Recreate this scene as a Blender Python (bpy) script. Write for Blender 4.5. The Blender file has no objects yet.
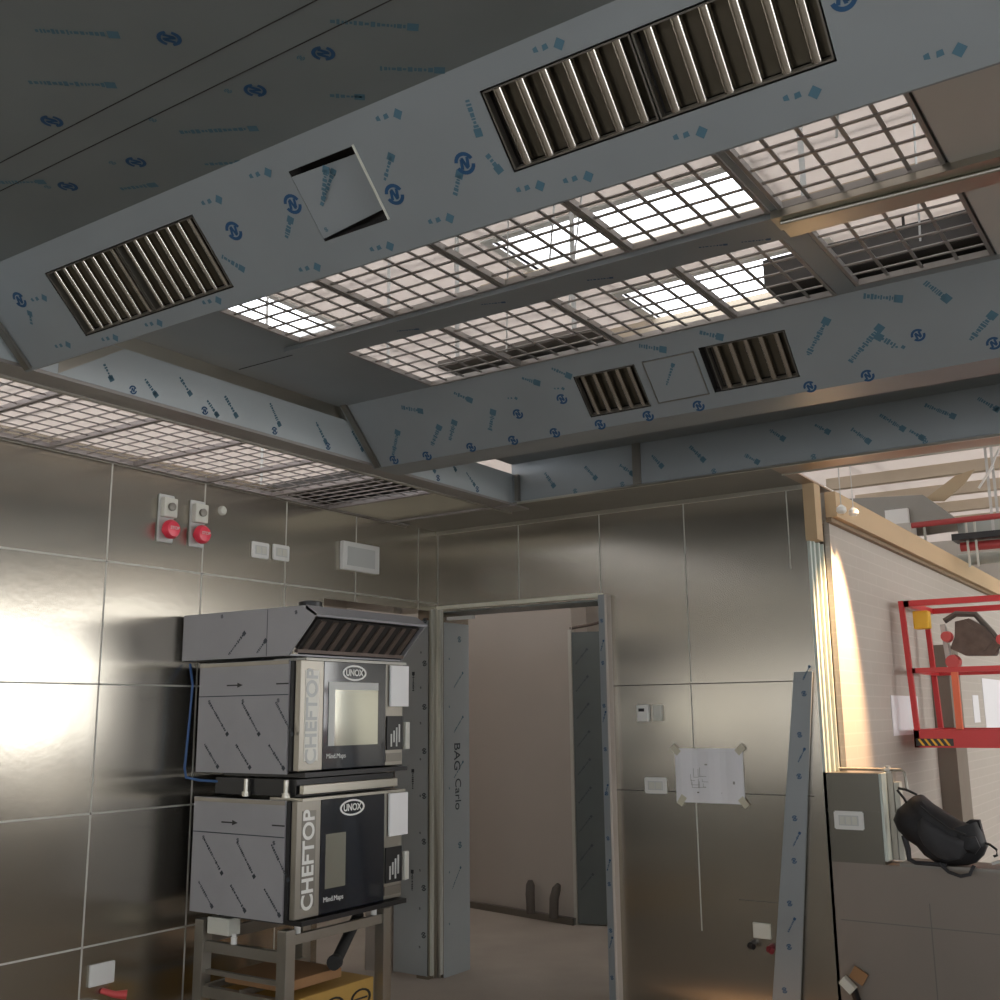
import bpy, bmesh, math, random
from mathutils import Vector, Matrix
random.seed(7)
SC = bpy.context.scene
COL = SC.collection
V = Vector

# ------------------------------------------------------------------ materials
def mat(name, col, rough=0.5, metal=0.0, noise=0.0, nscale=8.0, nstretch=(1, 1, 1), bump=0.0, bscale=40.0,
        coat=0.0, aniso=None, emit=None, estr=0.0, warp=0.0, trans=0.0, spec=None):
    m = bpy.data.materials.new(name); m.use_nodes = True
    nt = m.node_tree; N = nt.nodes; L = nt.links
    b = N['Principled BSDF']
    b.inputs['Base Color'].default_value = (*col, 1)
    b.inputs['Roughness'].default_value = rough
    b.inputs['Metallic'].default_value = metal
    if spec is not None: b.inputs['Specular IOR Level'].default_value = spec
    if coat: b.inputs['Coat Weight'].default_value = coat; b.inputs['Coat Roughness'].default_value = .25
    if trans: b.inputs['Transmission Weight'].default_value = trans
    tc = N.new('ShaderNodeTexCoord')
    if noise:
        mp = N.new('ShaderNodeMapping'); mp.inputs['Scale'].default_value = nstretch
        nz = N.new('ShaderNodeTexNoise'); nz.inputs['Scale'].default_value = nscale; nz.inputs['Detail'].default_value = 4
        L.new(tc.outputs['Object'], mp.inputs['Vector']); L.new(mp.outputs['Vector'], nz.inputs['Vector'])
        mx = N.new('ShaderNodeMix'); mx.data_type = 'RGBA'
        mx.inputs[6].default_value = (*[c * (1 - noise) for c in col], 1)
        mx.inputs[7].default_value = (*[min(1, c * (1 + noise)) for c in col], 1)
        L.new(nz.outputs['Fac'], mx.inputs[0]); L.new(mx.outputs[2], b.inputs['Base Color'])
    last = None
    if bump:
        nb = N.new('ShaderNodeTexNoise'); nb.inputs['Scale'].default_value = bscale; nb.inputs['Detail'].default_value = 3
        L.new(tc.outputs['Object'], nb.inputs['Vector'])
        bp = N.new('ShaderNodeBump'); bp.inputs['Strength'].default_value = bump; bp.inputs['Distance'].default_value = .01
        L.new(nb.outputs['Fac'], bp.inputs['Height']); last = bp
    if warp:
        nb = N.new('ShaderNodeTexNoise'); nb.inputs['Scale'].default_value = 1.6; nb.inputs['Detail'].default_value = 1
        L.new(tc.outputs['Object'], nb.inputs['Vector'])
        bp = N.new('ShaderNodeBump'); bp.inputs['Strength'].default_value = 1.0; bp.inputs['Distance'].default_value = warp
        L.new(nb.outputs['Fac'], bp.inputs['Height'])
        if last: L.new(last.outputs['Normal'], bp.inputs['Normal'])
        last = bp
    if last: L.new(last.outputs['Normal'], b.inputs['Normal'])
    if aniso is not None:
        b.inputs['Anisotropic'].default_value = .8
        cx = N.new('ShaderNodeCombineXYZ')
        for i in range(3): cx.inputs[i].default_value = aniso[i]
        L.new(cx.outputs[0], b.inputs['Tangent'])
    if emit is not None:
        b.inputs['Emission Color'].default_value = (*emit, 1); b.inputs['Emission Strength'].default_value = estr
    return m

STEEL_L = mat('brushed_steel_left', (.50, .465, .40), .24, 1.0, .10, 2.2, (1, 1, .35), .02, 30, aniso=(0, 1, 0), warp=.004)
STEEL_B = mat('brushed_steel_back', (.46, .425, .365), .26, 1.0, .12, 2.0, (.6, 1, .5), .02, 30, aniso=(1, 0, 0), warp=.004)
STEEL = mat('plain_steel', (.50, .48, .42), .30, 1.0, .08, 3)
STEEL_D = mat('dull_steel', (.24, .225, .20), .42, .9, .12, 4)
STEEL_FRAME = mat('satin_steel_frame', (.34, .32, .28), .38, .85, .08, 5)
GRATE = mat('grating_steel', (.34, .32, .30), .45, .6, .10, 20)
GRATE_P = mat('pale_grating_steel', (.33, .30, .29), .45, .5, .10, 20)
FILM = mat('blue_grey_protective_film', (.29, .315, .325), .42, .35, .12, 3, warp=.004, bump=.05, bscale=18)
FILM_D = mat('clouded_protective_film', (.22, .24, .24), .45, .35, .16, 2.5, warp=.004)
FILM_L = mat('pale_protective_film', (.46, .50, .51), .42, .25, .08, 3, warp=.003)
FILM_OVEN = mat('grey_oven_film', (.36, .36, .375), .45, .2, .08, 5, warp=.002)
INK = mat('blue_print', (.015, .07, .16), .5)
INK2 = mat('faded_teal_print', (.07, .15, .20), .5)
INK3 = mat('dark_print', (.04, .05, .06), .5)
BAFFLE = mat('polished_baffle_steel', (.58, .54, .48), .2, 1.0)
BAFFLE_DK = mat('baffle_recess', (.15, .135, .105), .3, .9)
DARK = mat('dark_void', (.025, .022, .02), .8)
JOINT = mat('pale_panel_joint', (.52, .51, .46), .5, .2)
JOINT_D = mat('dark_panel_joint', (.16, .15, .13), .5, .4)
WHITE = mat('white_plastic', (.74, .74, .71), .35)
WHITE2 = mat('ivory_plastic', (.62, .62, .55), .4)
GREY_PL = mat('grey_plastic', (.55, .56, .54), .4)
RED_PL = mat('red_mushroom_plastic', (.80, .04, .08), .35, coat=.2)
BLACK = mat('black_plastic', (.014, .014, .015), .35)
BLACKGL = mat('black_oven_glass', (.012, .015, .022), .06, 0, coat=.6)
RUBBER = mat('black_rubber', (.02, .02, .02), .6)
WINGL = mat('pale_oven_window', (.50, .50, .42), .12, .7)
LABEL_W = mat('white_lettering', (.80, .80, .77), .45)
LABEL_P = mat('pale_label', (.80, .79, .72), .45)
LABEL_G = mat('grey_label_lettering', (.33, .33, .31), .45)
PAPER = mat('white_paper', (.80, .80, .82), .7, 0, .03, 3)
TAPE = mat('masking_tape', (.58, .55, .43), .6)
CONC = mat('concrete_floor', (.35, .31, .265), .75, 0, .22, 2.2, bump=.15, bscale=60)
PLASTER = mat('beige_plaster', (.43, .39, .345), .8, 0, .06, 2, bump=.05, bscale=50)
PLASTER2 = mat('pale_hall_plaster', (.46, .43, .385), .75, 0, .07, 2.5, bump=.06, bscale=40)
PLASTERW = mat('white_plaster', (.74, .73, .69), .75, 0, .04, 3)
LOWCLAD = mat('taupe_wall_tile', (.24, .205, .175), .45, .25, .10, 2)  # steel panels; the floor's reflection is put in as taupe
PVC = mat('pale_green_plastic_profile', (.56, .62, .57), .4)
WOOD = mat('raw_timber', (.50, .36, .21), .6, 0, .18, 6, (1, .15, 1))
RED = mat('red_lift_paint', (.58, .03, .035), .35, 0, .08, 5)
ORANGE = mat('orange_lift_paint', (.80, .16, .07), .4)
YEL = mat('yellow_paint', (.85, .50, .03), .45)
REDPIPE = mat('red_sprinkler_pipe', (.38, .05, .05), .45)
PLASTERK = mat('taupe_kitchen_wall', (.26, .235, .205), .6, .2, .08, 3)
GALV = mat('galvanised_duct', (.42, .45, .42), .4, .7, .15, 8)
CARD = mat('brown_cardboard', (.32, .17, .075), .75, 0, .15, 8)
CARD2 = mat('ochre_cardboard', (.48, .29, .07), .7, 0, .12, 8)
CLOTH = mat('black_backpack_nylon', (.011, .011, .013), .6, 0, .3, 14, bump=.6, bscale=9)
CLOTH2 = mat('charcoal_nylon', (.03, .03, .033), .6, 0, .3, 14, bump=.4, bscale=12)
BOOT = mat('dusty_rubber', (.12, .105, .09), .8)
COLUMN = mat('grey_brown_column', (.21, .18, .145), .7, 0, .2, 3)
RUST = mat('worn_machine_metal', (.13, .10, .085), .55, .4, .4, 20)
PINK = mat('red_plastic_cap', (.58, .07, .07), .4)
BLUE = mat('blue_cable', (.05, .12, .30), .5)
BEAM = mat('tan_roof_beam', (.50, .42, .32), .7, 0, .1, 4)
LAMPG = mat('lamp_glow', (1, .8, .5), .5, emit=(1, .72, .4), estr=6)

def brick_overlay(m):
    nt = m.node_tree; N = nt.nodes; L = nt.links; b = N['Principled BSDF']
    tc = N.new('ShaderNodeTexCoord'); sx = N.new('ShaderNodeSeparateXYZ'); cx = N.new('ShaderNodeCombineXYZ')
    L.new(tc.outputs['Object'], sx.inputs[0]); L.new(sx.outputs[1], cx.inputs[0]); L.new(sx.outputs[2], cx.inputs[1])
    br = N.new('ShaderNodeTexBrick'); L.new(cx.outputs[0], br.inputs['Vector'])
    br.inputs['Scale'].default_value = 1; br.inputs['Brick Width'].default_value = .26; br.inputs['Row Height'].default_value = .065; br.inputs['Mortar Size'].default_value = .004
    br.inputs['Color1'].default_value = (.46, .42, .37, 1); br.inputs['Color2'].default_value = (.45, .41, .36, 1); br.inputs['Mortar'].default_value = (.50, .46, .41, 1)
    L.new(br.outputs['Color'], b.inputs['Base Color'])
BRICKW = mat('painted_brick_wall', (.46, .43, .385), .7); brick_overlay(BRICKW)

def roof_material():
    m = bpy.data.materials.new('translucent_roof_sheet'); m.use_nodes = True
    nt = m.node_tree; N = nt.nodes; L = nt.links; N.clear()
    o = N.new('ShaderNodeOutputMaterial'); mx = N.new('ShaderNodeMixShader'); mx.inputs[0].default_value = .45
    d = N.new('ShaderNodeBsdfDiffuse'); t = N.new('ShaderNodeBsdfTranslucent')
    d.inputs[0].default_value = (.69, .64, .60, 1); t.inputs[0].default_value = (.69, .64, .60, 1)
    L.new(d.outputs[0], mx.inputs[1]); L.new(t.outputs[0], mx.inputs[2]); L.new(mx.outputs[0], o.inputs[0])
    return m
ROOF = roof_material()

# ------------------------------------------------------------------ mesh builder
class MB:
    def __init__(s): s.bm = bmesh.new()
    def face(s, pts):
        vs = [s.bm.verts.new(p) for p in pts]
        return s.bm.faces.new(vs)
    def box(s, x0, y0, z0, x1, y1, z1, bev=0):
        x0, x1 = sorted((x0, x1)); y0, y1 = sorted((y0, y1)); z0, z1 = sorted((z0, z1))
        r = bmesh.ops.create_cube(s.bm, size=1)
        for v in r['verts']:
            v.co = V((x0 + (v.co.x + .5) * (x1 - x0), y0 + (v.co.y + .5) * (y1 - y0), z0 + (v.co.z + .5) * (z1 - z0)))
        if bev:
            es = list({e for v in r['verts'] for e in v.link_edges})
            bmesh.ops.bevel(s.bm, geom=es, offset=bev, segments=2, affect='EDGES', profile=.6)
        return s
    def obox(s, c, u, v, w, lu, lv, lw):
        """box centred on c with unit axes u v w and full lengths"""
        c = V(c); u = V(u).normalized(); v = V(v).normalized(); w = V(w).normalized()
        P = {}
        for i in (-1, 1):
            for j in (-1, 1):
                for k in (-1, 1):
                    P[i, j, k] = s.bm.verts.new(c + u * i * lu / 2 + v * j * lv / 2 + w * k * lw / 2)
        for q in (((-1,-1,-1),(-1,1,-1),(1,1,-1),(1,-1,-1)), ((-1,-1,1),(1,-1,1),(1,1,1),(-1,1,1)),
                  ((-1,-1,-1),(1,-1,-1),(1,-1,1),(-1,-1,1)), ((-1,1,-1),(-1,1,1),(1,1,1),(1,1,-1)),
                  ((-1,-1,-1),(-1,-1,1),(-1,1,1),(-1,1,-1)), ((1,-1,-1),(1,1,-1),(1,1,1),(1,-1,1))):
            s.bm.faces.new([P[t] for t in q])
        return s
    def bar(s, a, b, w, h, up=(0, 0, 1)):
        a = V(a); b = V(b); d = (b - a); l = d.length; d.normalize(); up = V(up)
        if abs(d.dot(up)) > .95: up = V((1, 0, 0))
        x = d.cross(up).normalized(); y = x.cross(d).normalized()
        return s.obox((a + b) / 2, d, x, y, l, w, h)
    def tube(s, pts, r, n=10, cap=True):
        pts = [V(p) for p in pts]; rings = []
        rr = r if isinstance(r, (list, tuple)) else [r] * len(pts)
        t0 = (pts[1] - pts[0]).normalized()
        ref = V((0, 0, 1)) if abs(t0.z) < .9 else V((1, 0, 0))
        for i, p in enumerate(pts):
            t = (pts[min(i + 1, len(pts) - 1)] - pts[max(i - 1, 0)]).normalized()
            x = t.cross(ref)
            x = x.normalized() if x.length > 1e-4 else V((1, 0, 0))
            y = t.cross(x).normalized()
            rings.append([s.bm.verts.new(p + (x * math.cos(2 * math.pi * k / n) + y * math.sin(2 * math.pi * k / n)) * rr[i]) for k in range(n)])
        for a, b in zip(rings, rings[1:]):
            for k in range(n): s.bm.faces.new((a[k], a[(k + 1) % n], b[(k + 1) % n], b[k]))
        if cap: s.bm.faces.new(rings[0][::-1]); s.bm.faces.new(rings[-1])
        return s
    def prism(s, poly, ext):
        """poly = 3D points, ext = vector"""
        ext = V(ext); a = [s.bm.verts.new(V(p)) for p in poly]; b = [s.bm.verts.new(V(p) + ext) for p in poly]
        n = len(a); s.bm.faces.new(a[::-1]); s.bm.faces.new(b)
        for i in range(n): s.bm.faces.new((a[i], a[(i + 1) % n], b[(i + 1) % n], b[i]))
        return s
    def dome(s, c, axis, prof, n=20):
        """lathe: prof = list of (dist along axis, radius)"""
        c = V(c); ax = V(axis).normalized(); ref = V((0, 0, 1)) if abs(ax.z) < .9 else V((1, 0, 0))
        x = ax.cross(ref).normalized(); y = ax.cross(x)
        rings = []
        for d, r in prof:
            if r < 1e-5: rings.append([s.bm.verts.new(c + ax * d)])
            else: rings.append([s.bm.verts.new(c + ax * d + (x * math.cos(2 * math.pi * k / n) + y * math.sin(2 * math.pi * k / n)) * r) for k in range(n)])
        for a, b in zip(rings, rings[1:]):
            for k in range(n):
                if len(a) == 1: s.bm.faces.new((a[0], b[(k + 1) % n], b[k]))
                elif len(b) == 1: s.bm.faces.new((a[k], a[(k + 1) % n], b[0]))
                else: s.bm.faces.new((a[k], a[(k + 1) % n], b[(k + 1) % n], b[k]))
        if len(rings[0]) > 1: s.bm.faces.new(rings[0][::-1])
        if len(rings[-1]) > 1: s.bm.faces.new(rings[-1])
        return s
    def build(s, name, m, parent=None, smooth=False, origin=None):
        bmesh.ops.recalc_face_normals(s.bm, faces=s.bm.faces[:])
        if parent is not None and name.startswith(('film_print', 'film_logo', 'film_text', 'arrow_print', 'ring_print', 'panel_joint', 'pale_joint', 'dark_joint', 'seam', 'icons', 'hazard', 'marker')):
            # surface pattern: stays inside the mesh of its sheet
            host = parent if parent.type == 'MESH' else [c for c in parent.children if c.type == 'MESH'][0]
            me = host.data; me.materials.append(m); idx = len(me.materials) - 1
            bmesh.ops.transform(s.bm, matrix=world(host).inverted(), verts=s.bm.verts[:])
            for f in s.bm.faces: f.material_index = idx
            tmp = bpy.data.meshes.new('tmp'); s.bm.to_mesh(tmp); s.bm.free()
            b2 = bmesh.new(); b2.from_mesh(me); b2.from_mesh(tmp); b2.to_mesh(me); b2.free(); bpy.data.meshes.remove(tmp)
            return host
        me = bpy.data.meshes.new(name)
        vs = s.bm.verts
        lo = V([min(v.co[i] for v in vs) for i in range(3)]); hi = V([max(v.co[i] for v in vs) for i in range(3)])
        if parent is not None:
            org = V((0, 0, 0)); mw = world(parent).inverted()
            bmesh.ops.transform(s.bm, matrix=mw, verts=s.bm.verts[:])
        else:
            org = V(origin) if origin else V(((lo.x + hi.x) / 2, (lo.y + hi.y) / 2, lo.z))
            bmesh.ops.translate(s.bm, vec=-org, verts=s.bm.verts[:])
        s.bm.to_mesh(me); s.bm.free()
        if smooth:
            for p in me.polygons: p.use_smooth = True
            try: me.set_sharp_from_angle(angle=math.radians(40))
            except Exception: pass
        me.materials.append(m)
        o = bpy.data.objects.new(name, me); COL.objects.link(o)
        if parent is not None: o.parent = parent
        else: o.location = org
        return o

def world(o):
    m = Matrix.Translation(o.location) @ o.rotation_euler.to_matrix().to_4x4()
    return world(o.parent) @ m if o.parent else m

def tag(o, label, cat, group=None, kind=None):
    o['label'] = label; o['category'] = cat
    if group: o['group'] = group
    if kind: o['kind'] = kind
    return o
def thing(name, label, cat, loc, group=None):
    o = bpy.data.objects.new(name, None); COL.objects.link(o); o.location = loc
    o.empty_display_size = .1
    return tag(o, label, cat, group)
def struct(o, label=None):
    o['kind'] = 'structure'
    if label: o['label'] = label
    return o
def copy_tree(o, parent=None):
    c = o.copy(); COL.objects.link(c)
    if parent: c.parent = parent
    for ch in list(o.children): copy_tree(ch, c)
    return c

def plate_holes(mb, org, u, v, nrm, u0, u1, v0, v1, holes, th):
    """flat sheet with rectangular holes, u/v ranges, thickness th along -nrm"""
    org = V(org); u = V(u); v = V(v); nrm = V(nrm).normalized()
    us = sorted({u0, u1, *[h[0] for h in holes], *[h[1] for h in holes]})
    vs = sorted({v0, v1, *[h[2] for h in holes], *[h[3] for h in holes]})
    for a, b in zip(us, us[1:]):
        for c, d in zip(vs, vs[1:]):
            cu, cv = (a + b) / 2, (c + d) / 2
            if any(h[0] < cu < h[1] and h[2] < cv < h[3] for h in holes): continue
            P = [org + u * x + v * y for x, y in ((a, c), (b, c), (b, d), (a, d))]
            mb.prism(P, -nrm * th)
    return mb

FONT = {}
def text_mesh(mb, body, size, M, extrude=.0006, sx=1.0, bold=0.0):
    cu = bpy.data.curves.new('t', 'FONT'); cu.body = body; cu.size = size; cu.extrude = extrude; cu.offset = bold
    cu.align_x = 'CENTER'; cu.align_y = 'CENTER'
    ob = bpy.data.objects.new('t', cu); COL.objects.link(ob)
    bpy.context.view_layer.update()
    me = bpy.data.meshes.new_from_object(ob.evaluated_get(bpy.context.evaluated_depsgraph_get()))
    tmp = bmesh.new(); tmp.from_mesh(me)
    bmesh.ops.transform(tmp, matrix=M @ Matrix.Diagonal((sx, 1, 1, 1)), verts=tmp.verts[:])
    m2 = bpy.data.meshes.new('x'); tmp.to_mesh(m2); tmp.free()
    mb.bm.from_mesh(m2)
    bpy.data.objects.remove(ob); bpy.data.curves.remove(cu); bpy.data.meshes.remove(me); bpy.data.meshes.remove(m2)
def frame(o, x, y, n):
    x = V(x).normalized(); y = V(y).normalized(); n = V(n).normalized()
    return Matrix(((x.x, y.x, n.x, o[0]), (x.y, y.y, n.y, o[1]), (x.z, y.z, n.z, o[2]), (0, 0, 0, 1)))

# printed marks of the protective film -------------------------------------------------
def logo(mb, c, u, v, n, r=.028, rot=0.0):
    c = V(c) + V(n).normalized() * .0012; u = V(u).normalized(); v = V(v).normalized()
    cu, su = math.cos(rot), math.sin(rot); u, v = u * cu + v * su, v * cu - u * su
    K = 22
    for k in range(K):
        a0 = 2 * math.pi * k / K; a1 = 2 * math.pi * (k + 1) / K
        if k in (0, 1, 11, 12): continue
        p = [c + (u * math.cos(a) + v * math.sin(a)) * q for a, q in ((a0, r), (a1, r), (a1, r * .66), (a0, r * .66))]
        mb.face(p)
    for sx in (-1, 1):
        mb.face([c + u * (sx * r * .30 + a) + v * b for a, b in ((-r * .15, -r * .45 + sx * r * .12), (r * .15, -r * .45 + sx * r * .12), (r * .15, r * .45 + sx * r * .12), (-r * .15, r * .45 + sx * r * .12))])
    mb.face([c + u * (-r * .38) + v * (r * .42), c + u * (-r * .12) + v * (r * .5), c + u * (r * .38) + v * (-r * .42), c + u * (r * .12) + v * (-r * .5)])
def strip_text(mb, a, b, n, h=.016, rng=random):
    """line of small letter-like strokes from a to b with a block at the end"""
    a = V(a); b = V(b); n = V(n).normalized(); d = b - a; L = d.length; d.normalize(); w = n.cross(d)
    a = a + n * .0011; t = 0.0
    while t < L * .84:
        l = rng.uniform(.004, .011); q = rng.uniform(.18, .42) * h
        mb.face([a + d * t + w * -q, a + d * (t + l) + w * -q, a + d * (t + l) + w * q, a + d * t + w * q])
        t += l + rng.uniform(.002, .004)
    s = h * .55
    e = a + d * (L - s)
    mb.face([e - d * s - w * s, e + d * s - w * s, e + d * s + w * s, e - d * s + w * s])
def block(mb, c, u, v, n, s=.014):
    c = V(c) + V(n).normalized() * .0011; u = V(u).normalized(); v = V(v).normalized()
    mb.face([c - u * s, c + v * s, c + u * s, c - v * s])
    c2 = c - u * s * 2.3 + v * s * .6
    mb.face([c2 - u * s * .5 - v * s * .4, c2 + u * s * .5 - v * s * .4, c2 + u * s * .4 + v * s * .4, c2 - u * s * .4 + v * s * .4])
    c2 = c - u * s * 3.9 + v * s * .9
    mb.face([c2 - u * s * .4 - v * s * .3, c2 + u * s * .4 - v * s * .5, c2 + u * s * .3 + v * s * .4, c2 - u * s * .4 + v * s * .3])
X, Y, Z = V((1, 0, 0)), V((0, 1, 0)), V((0, 0, 1))

# ------------------------------------------------------------------ room shell
TOP = 2.77
struct(MB().box(-12.5, -9, -.1, 13, 13, 0).build('floor', CONC), 'grey concrete screed floor')
# left wall (x=0) with a doorway next to the corner
w = MB()
w.box(-.27, -8.3, 0, 0, -1.05, TOP); w.box(-.27, -1.05, 2.2, 0, 0, TOP); w.box(-.09, -.085, 0, 0, 0, 2.2)
WL = struct(w.build('wall_left', STEEL_L), 'left wall clad in brushed steel panels')
j = MB()
for z in (2.25, 1.697, 1.141, .592, .06):
    j.box(0, -8.2, z - .004, .0015, -1.05 if z < 2.2 else -.005, z + .004)
for y in (-8.2, -7.62, -7.05, -6.48, -5.91, -5.34, -4.77, -4.2, -3.62, -3.05, -2.48, -1.93, -1.36, -.79, -.2):
    j.box(0, y - .004, 0 if y < -1.1 else 2.2, .0015, y + .004, TOP - .02)
j.build('panel_joint', JOINT, WL)
# back wall (y=0)
w = MB()
w.box(0, 0, 2.2, 1.2, .27, TOP); w.box(1.2, 0, 0, 2.43, .27, TOP)
w.box(0, 0, 0, .05, .27, 2.2)
WB = struct(w.build('wall_back', STEEL_B), 'back wall clad in brushed steel panels')
j = MB()
j.box(.002, -.0015, 1.94, .006, 0, TOP - .03)
for x, z0, z1 in ((.63, 2.21, TOP - .03), (1.20, 2.21, TOP - .03), (1.74, 1.71, TOP - .03), (1.738, .43, 1.70), (2.335, 2.28, TOP - .03)):
    j.box(x - .0035, -.0015, z0, x + .0035, 0, z1)
j.build('pale_joint', JOINT, WB)
j = MB()
for z in (1.70, 1.128): j.box(1.26, -.0015, z - .003, 2.38, 0, z + .003)
j.box(1.95, -.0015, .60, 2.2, 0, .604)
j.build('dark_joint', JOINT_D, WB)
# edge build-up of the back wall at the hall opening
e = MB()
for i, (a, b, y0, y1) in enumerate(((2.43, 2.445, 0, .025), (2.43, 2.455, .03, .05), (2.43, 2.447, .05, .085), (2.43, 2.462, .09, .11), (2.43, 2.45, .11, .15), (2.43, 2.465, .155, .17))):
    e.box(a, y0, .0, b, y1, 2.42)
tr = struct(e.build('trim_1', PVC), 'layered pale green plastic edge profiles on the end of the back wall')
# low wall with steel upper part at right
w = MB(); w.box(2.43, .0, .82, 2.70, .16, 1.245)
w.box(2.43, -.002, 1.06, 2.70, 0, 1.064)
LW = struct(w.build('wall_right_upper', mat('dark_clad_steel', (.17, .16, .135), .35, .9)), 'steel clad high end of the low parapet wall')
w = MB(); w.box(2.43, .0, 0, 8, .16, .82); LW2 = struct(w.build('wall_right_lower', LOWCLAD), 'low taupe parapet wall')
j = MB()
j.box(2.47, -.0015, .55, 8, 0, .554)
for x in (2.89, 3.46, 4.03): j.box(x - .002, -.0015, 0, x + .002, 0, .66 if x < 3 else .81)
j.build('panel_joint', JOINT_D, LW2)
struct(MB().box(2.775, -.02, .82, 8, .2, .835).build('trim_2', STEEL_D), 'steel sill capping the low wall')
# upright steel posts with pipe rail at the end of the low wall
t = thing('end_post', 'grey metal end post with white edge strip and bent pipe rail at the low wall', 'post', (2.74, .06, .82))
MB().box(2.702, .0, .836, 2.715, .15, 1.245).build('white_edge', PVC, t)
MB().box(2.717, .09, .836, 2.745, .155, 1.26).build('post', STEEL_FRAME, t)
MB().box(2.747, .095, .836, 2.772, .15, 1.20).build('white_strip', WHITE2, t)
MB().tube([(2.50, .05, 1.262), (2.72, .05, 1.262), (2.80, .05, 1.262), (2.815, .05, 1.25), (2.82, .05, 1.16)], .008).build('pipe_rail', STEEL_FRAME, t, True)
MB().dome((2.735, .05, 1.262), X, [(-.014, .014), (.014, .014)]).dome((2.735, .05, 1.25), Z, [(0, .012), (.03, .012)]).build('clamp', GREY_PL, t)

# back-of-camera and side shell of the kitchen and the hall, unseen, with openings added for the area lights
def wall_with_openings(name, axis, pos, th, a0, a1, z0, z1, holes, m, label):
    mb = MB()
    if axis == 'x': plate_holes(mb, (pos, 0, 0), Y, Z, X, a0, a1, z0, z1, holes, th)
    else: plate_holes(mb, (0, pos, 0), X, Z, Y, a0, a1, z0, z1, holes, th)
    return struct(mb.build(name, m), label)
wall_with_openings('wall_behind', 'y', -8.3, .2, -.3, 8.5, 0, 4.2, [(1.2, 3.2, 1.0, 2.3), (4.0, 6.5, 1.0, 2.3)], PLASTERK, 'plaster wall behind the camera with windows')
wall_with_openings('wall_right', 'x', 8.3, .2, -8.3, 0, 0, 4.2, [(-6.5, -3.5, .9, 2.3)], PLASTERK, 'plaster wall at the far right of the kitchen')
wall_with_openings('wall_hall_right', 'x', 10.5, .2, 0, 13, 0, 4.2, [(.6, 4.2, 1.25, 3.0), (5.0, 8.5, 1.25, 3.0)], PLASTERW, 'hall wall with tall windows')
wall_with_openings('wall_hall_far', 'y', 12.5, .2, -12, 10.5, 0, 4.2, [], PLASTER2, 'far end wall of the hall')
# hall left wall at x=2.5
w = MB(); w.box(2.3, .27, 0, 2.5, 12.3, 2.55); w.box(2.471, .171, 0, 2.5, .27, 2.55)
struct(w.build('wall_hall', BRICKW), 'pale plaster wall of the hall beyond the opening')
w = MB(); w.box(2.3, .27, 2.55, 2.46, 7, 2.76)
struct(w.build('wall_hall_upper', PLASTERW), 'white plaster strip above the timber beam')
# corridor seen through the doorway
w = MB(); w.prism([(-3.0, 2.45, 0), (-.09, 1.86, 0), (-.09, 2.1, 0), (-3.0, 2.7, 0)], (0, 0, 2.9))
struct(w.build('wall_corridor', PLASTER), 'beige plaster wall across the corridor')
struct(MB().box(-3.3, -1.4, 0, -.27, -1.3, 2.65).box(-3.3, -1.3, 0, -3.2, 2.9, 2.65).build('wall_corridor_end', PLASTER))  # unseen walls added to keep sky light off the door jamb
struct(MB().box(-3.2, 2.9, 0, 2.3, 3.1, 2.95).build('wall_corridor_far', PLASTER2))
struct(MB().box(-11.9, -8.3, 0, -11.7, 12, 4.2).build('wall_outer', PLASTER2))
b_ = MB(); b_.prism([(-2.9, 2.36, .0), (-.10, 1.80, .0), (-.10, 1.84, 0), (-2.9, 2.40, 0)], (0, 0, .05))
struct(b_.build('baseboard_corridor', STEEL_D), 'metal floor channel at the corridor wall')
# ------------------------------------------------------------------ roof above everything
RZ = 4.2
rb = MB()
sky = [(-1.35, -.62, -1.05, -.30), (1.0, 2.45, -.80, -.28), (1.25, 2.55, .30, 1.15), (3.6, 6.5, -3.6, -2.2), (4.5, 8.5, 4.5, 6.0)]
plate_holes(rb, (0, 0, RZ), X, Y, Z, -12, 10.7, -8.5, 12.5, sky, .02)
struct(rb.build('ceiling', ROOF), 'pale translucent roof sheets high above the suspended hood ceiling')
for i, s in enumerate(sky):
    f = MB()
    for a, b, c, d in ((s[0] - .05, s[0], s[2] - .05, s[3] + .05), (s[1], s[1] + .05, s[2] - .05, s[3] + .05), (s[0], s[1], s[2] - .05, s[2]), (s[0], s[1], s[3], s[3] + .05)):
        f.box(a, c, RZ - .03, b, d, RZ + .06)
    struct(f.build('window_%d' % (i + 1), WHITE), 'roof window kerb')
# roof beams (run along x)
for k in range(12):
    y = -2.6 + k * 1.15
    bm_ = MB().box(.6, y - .05, RZ - .16, 10.3, y + .05, RZ - .03).build('roof_beam', BEAM)
    tag(bm_, 'tan roof beam above the suspended hood ceiling and the hall', 'beam', 'roof beams')

# ------------------------------------------------------------------ suspended hood ceiling
C0 = 2.95
n45 = V((0, -1, -1)).normalized()      # outward normal of the sloping faces
def slope_pt(Y0, x, z): return V((x, Y0 - (z - 2.70), z))
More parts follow.
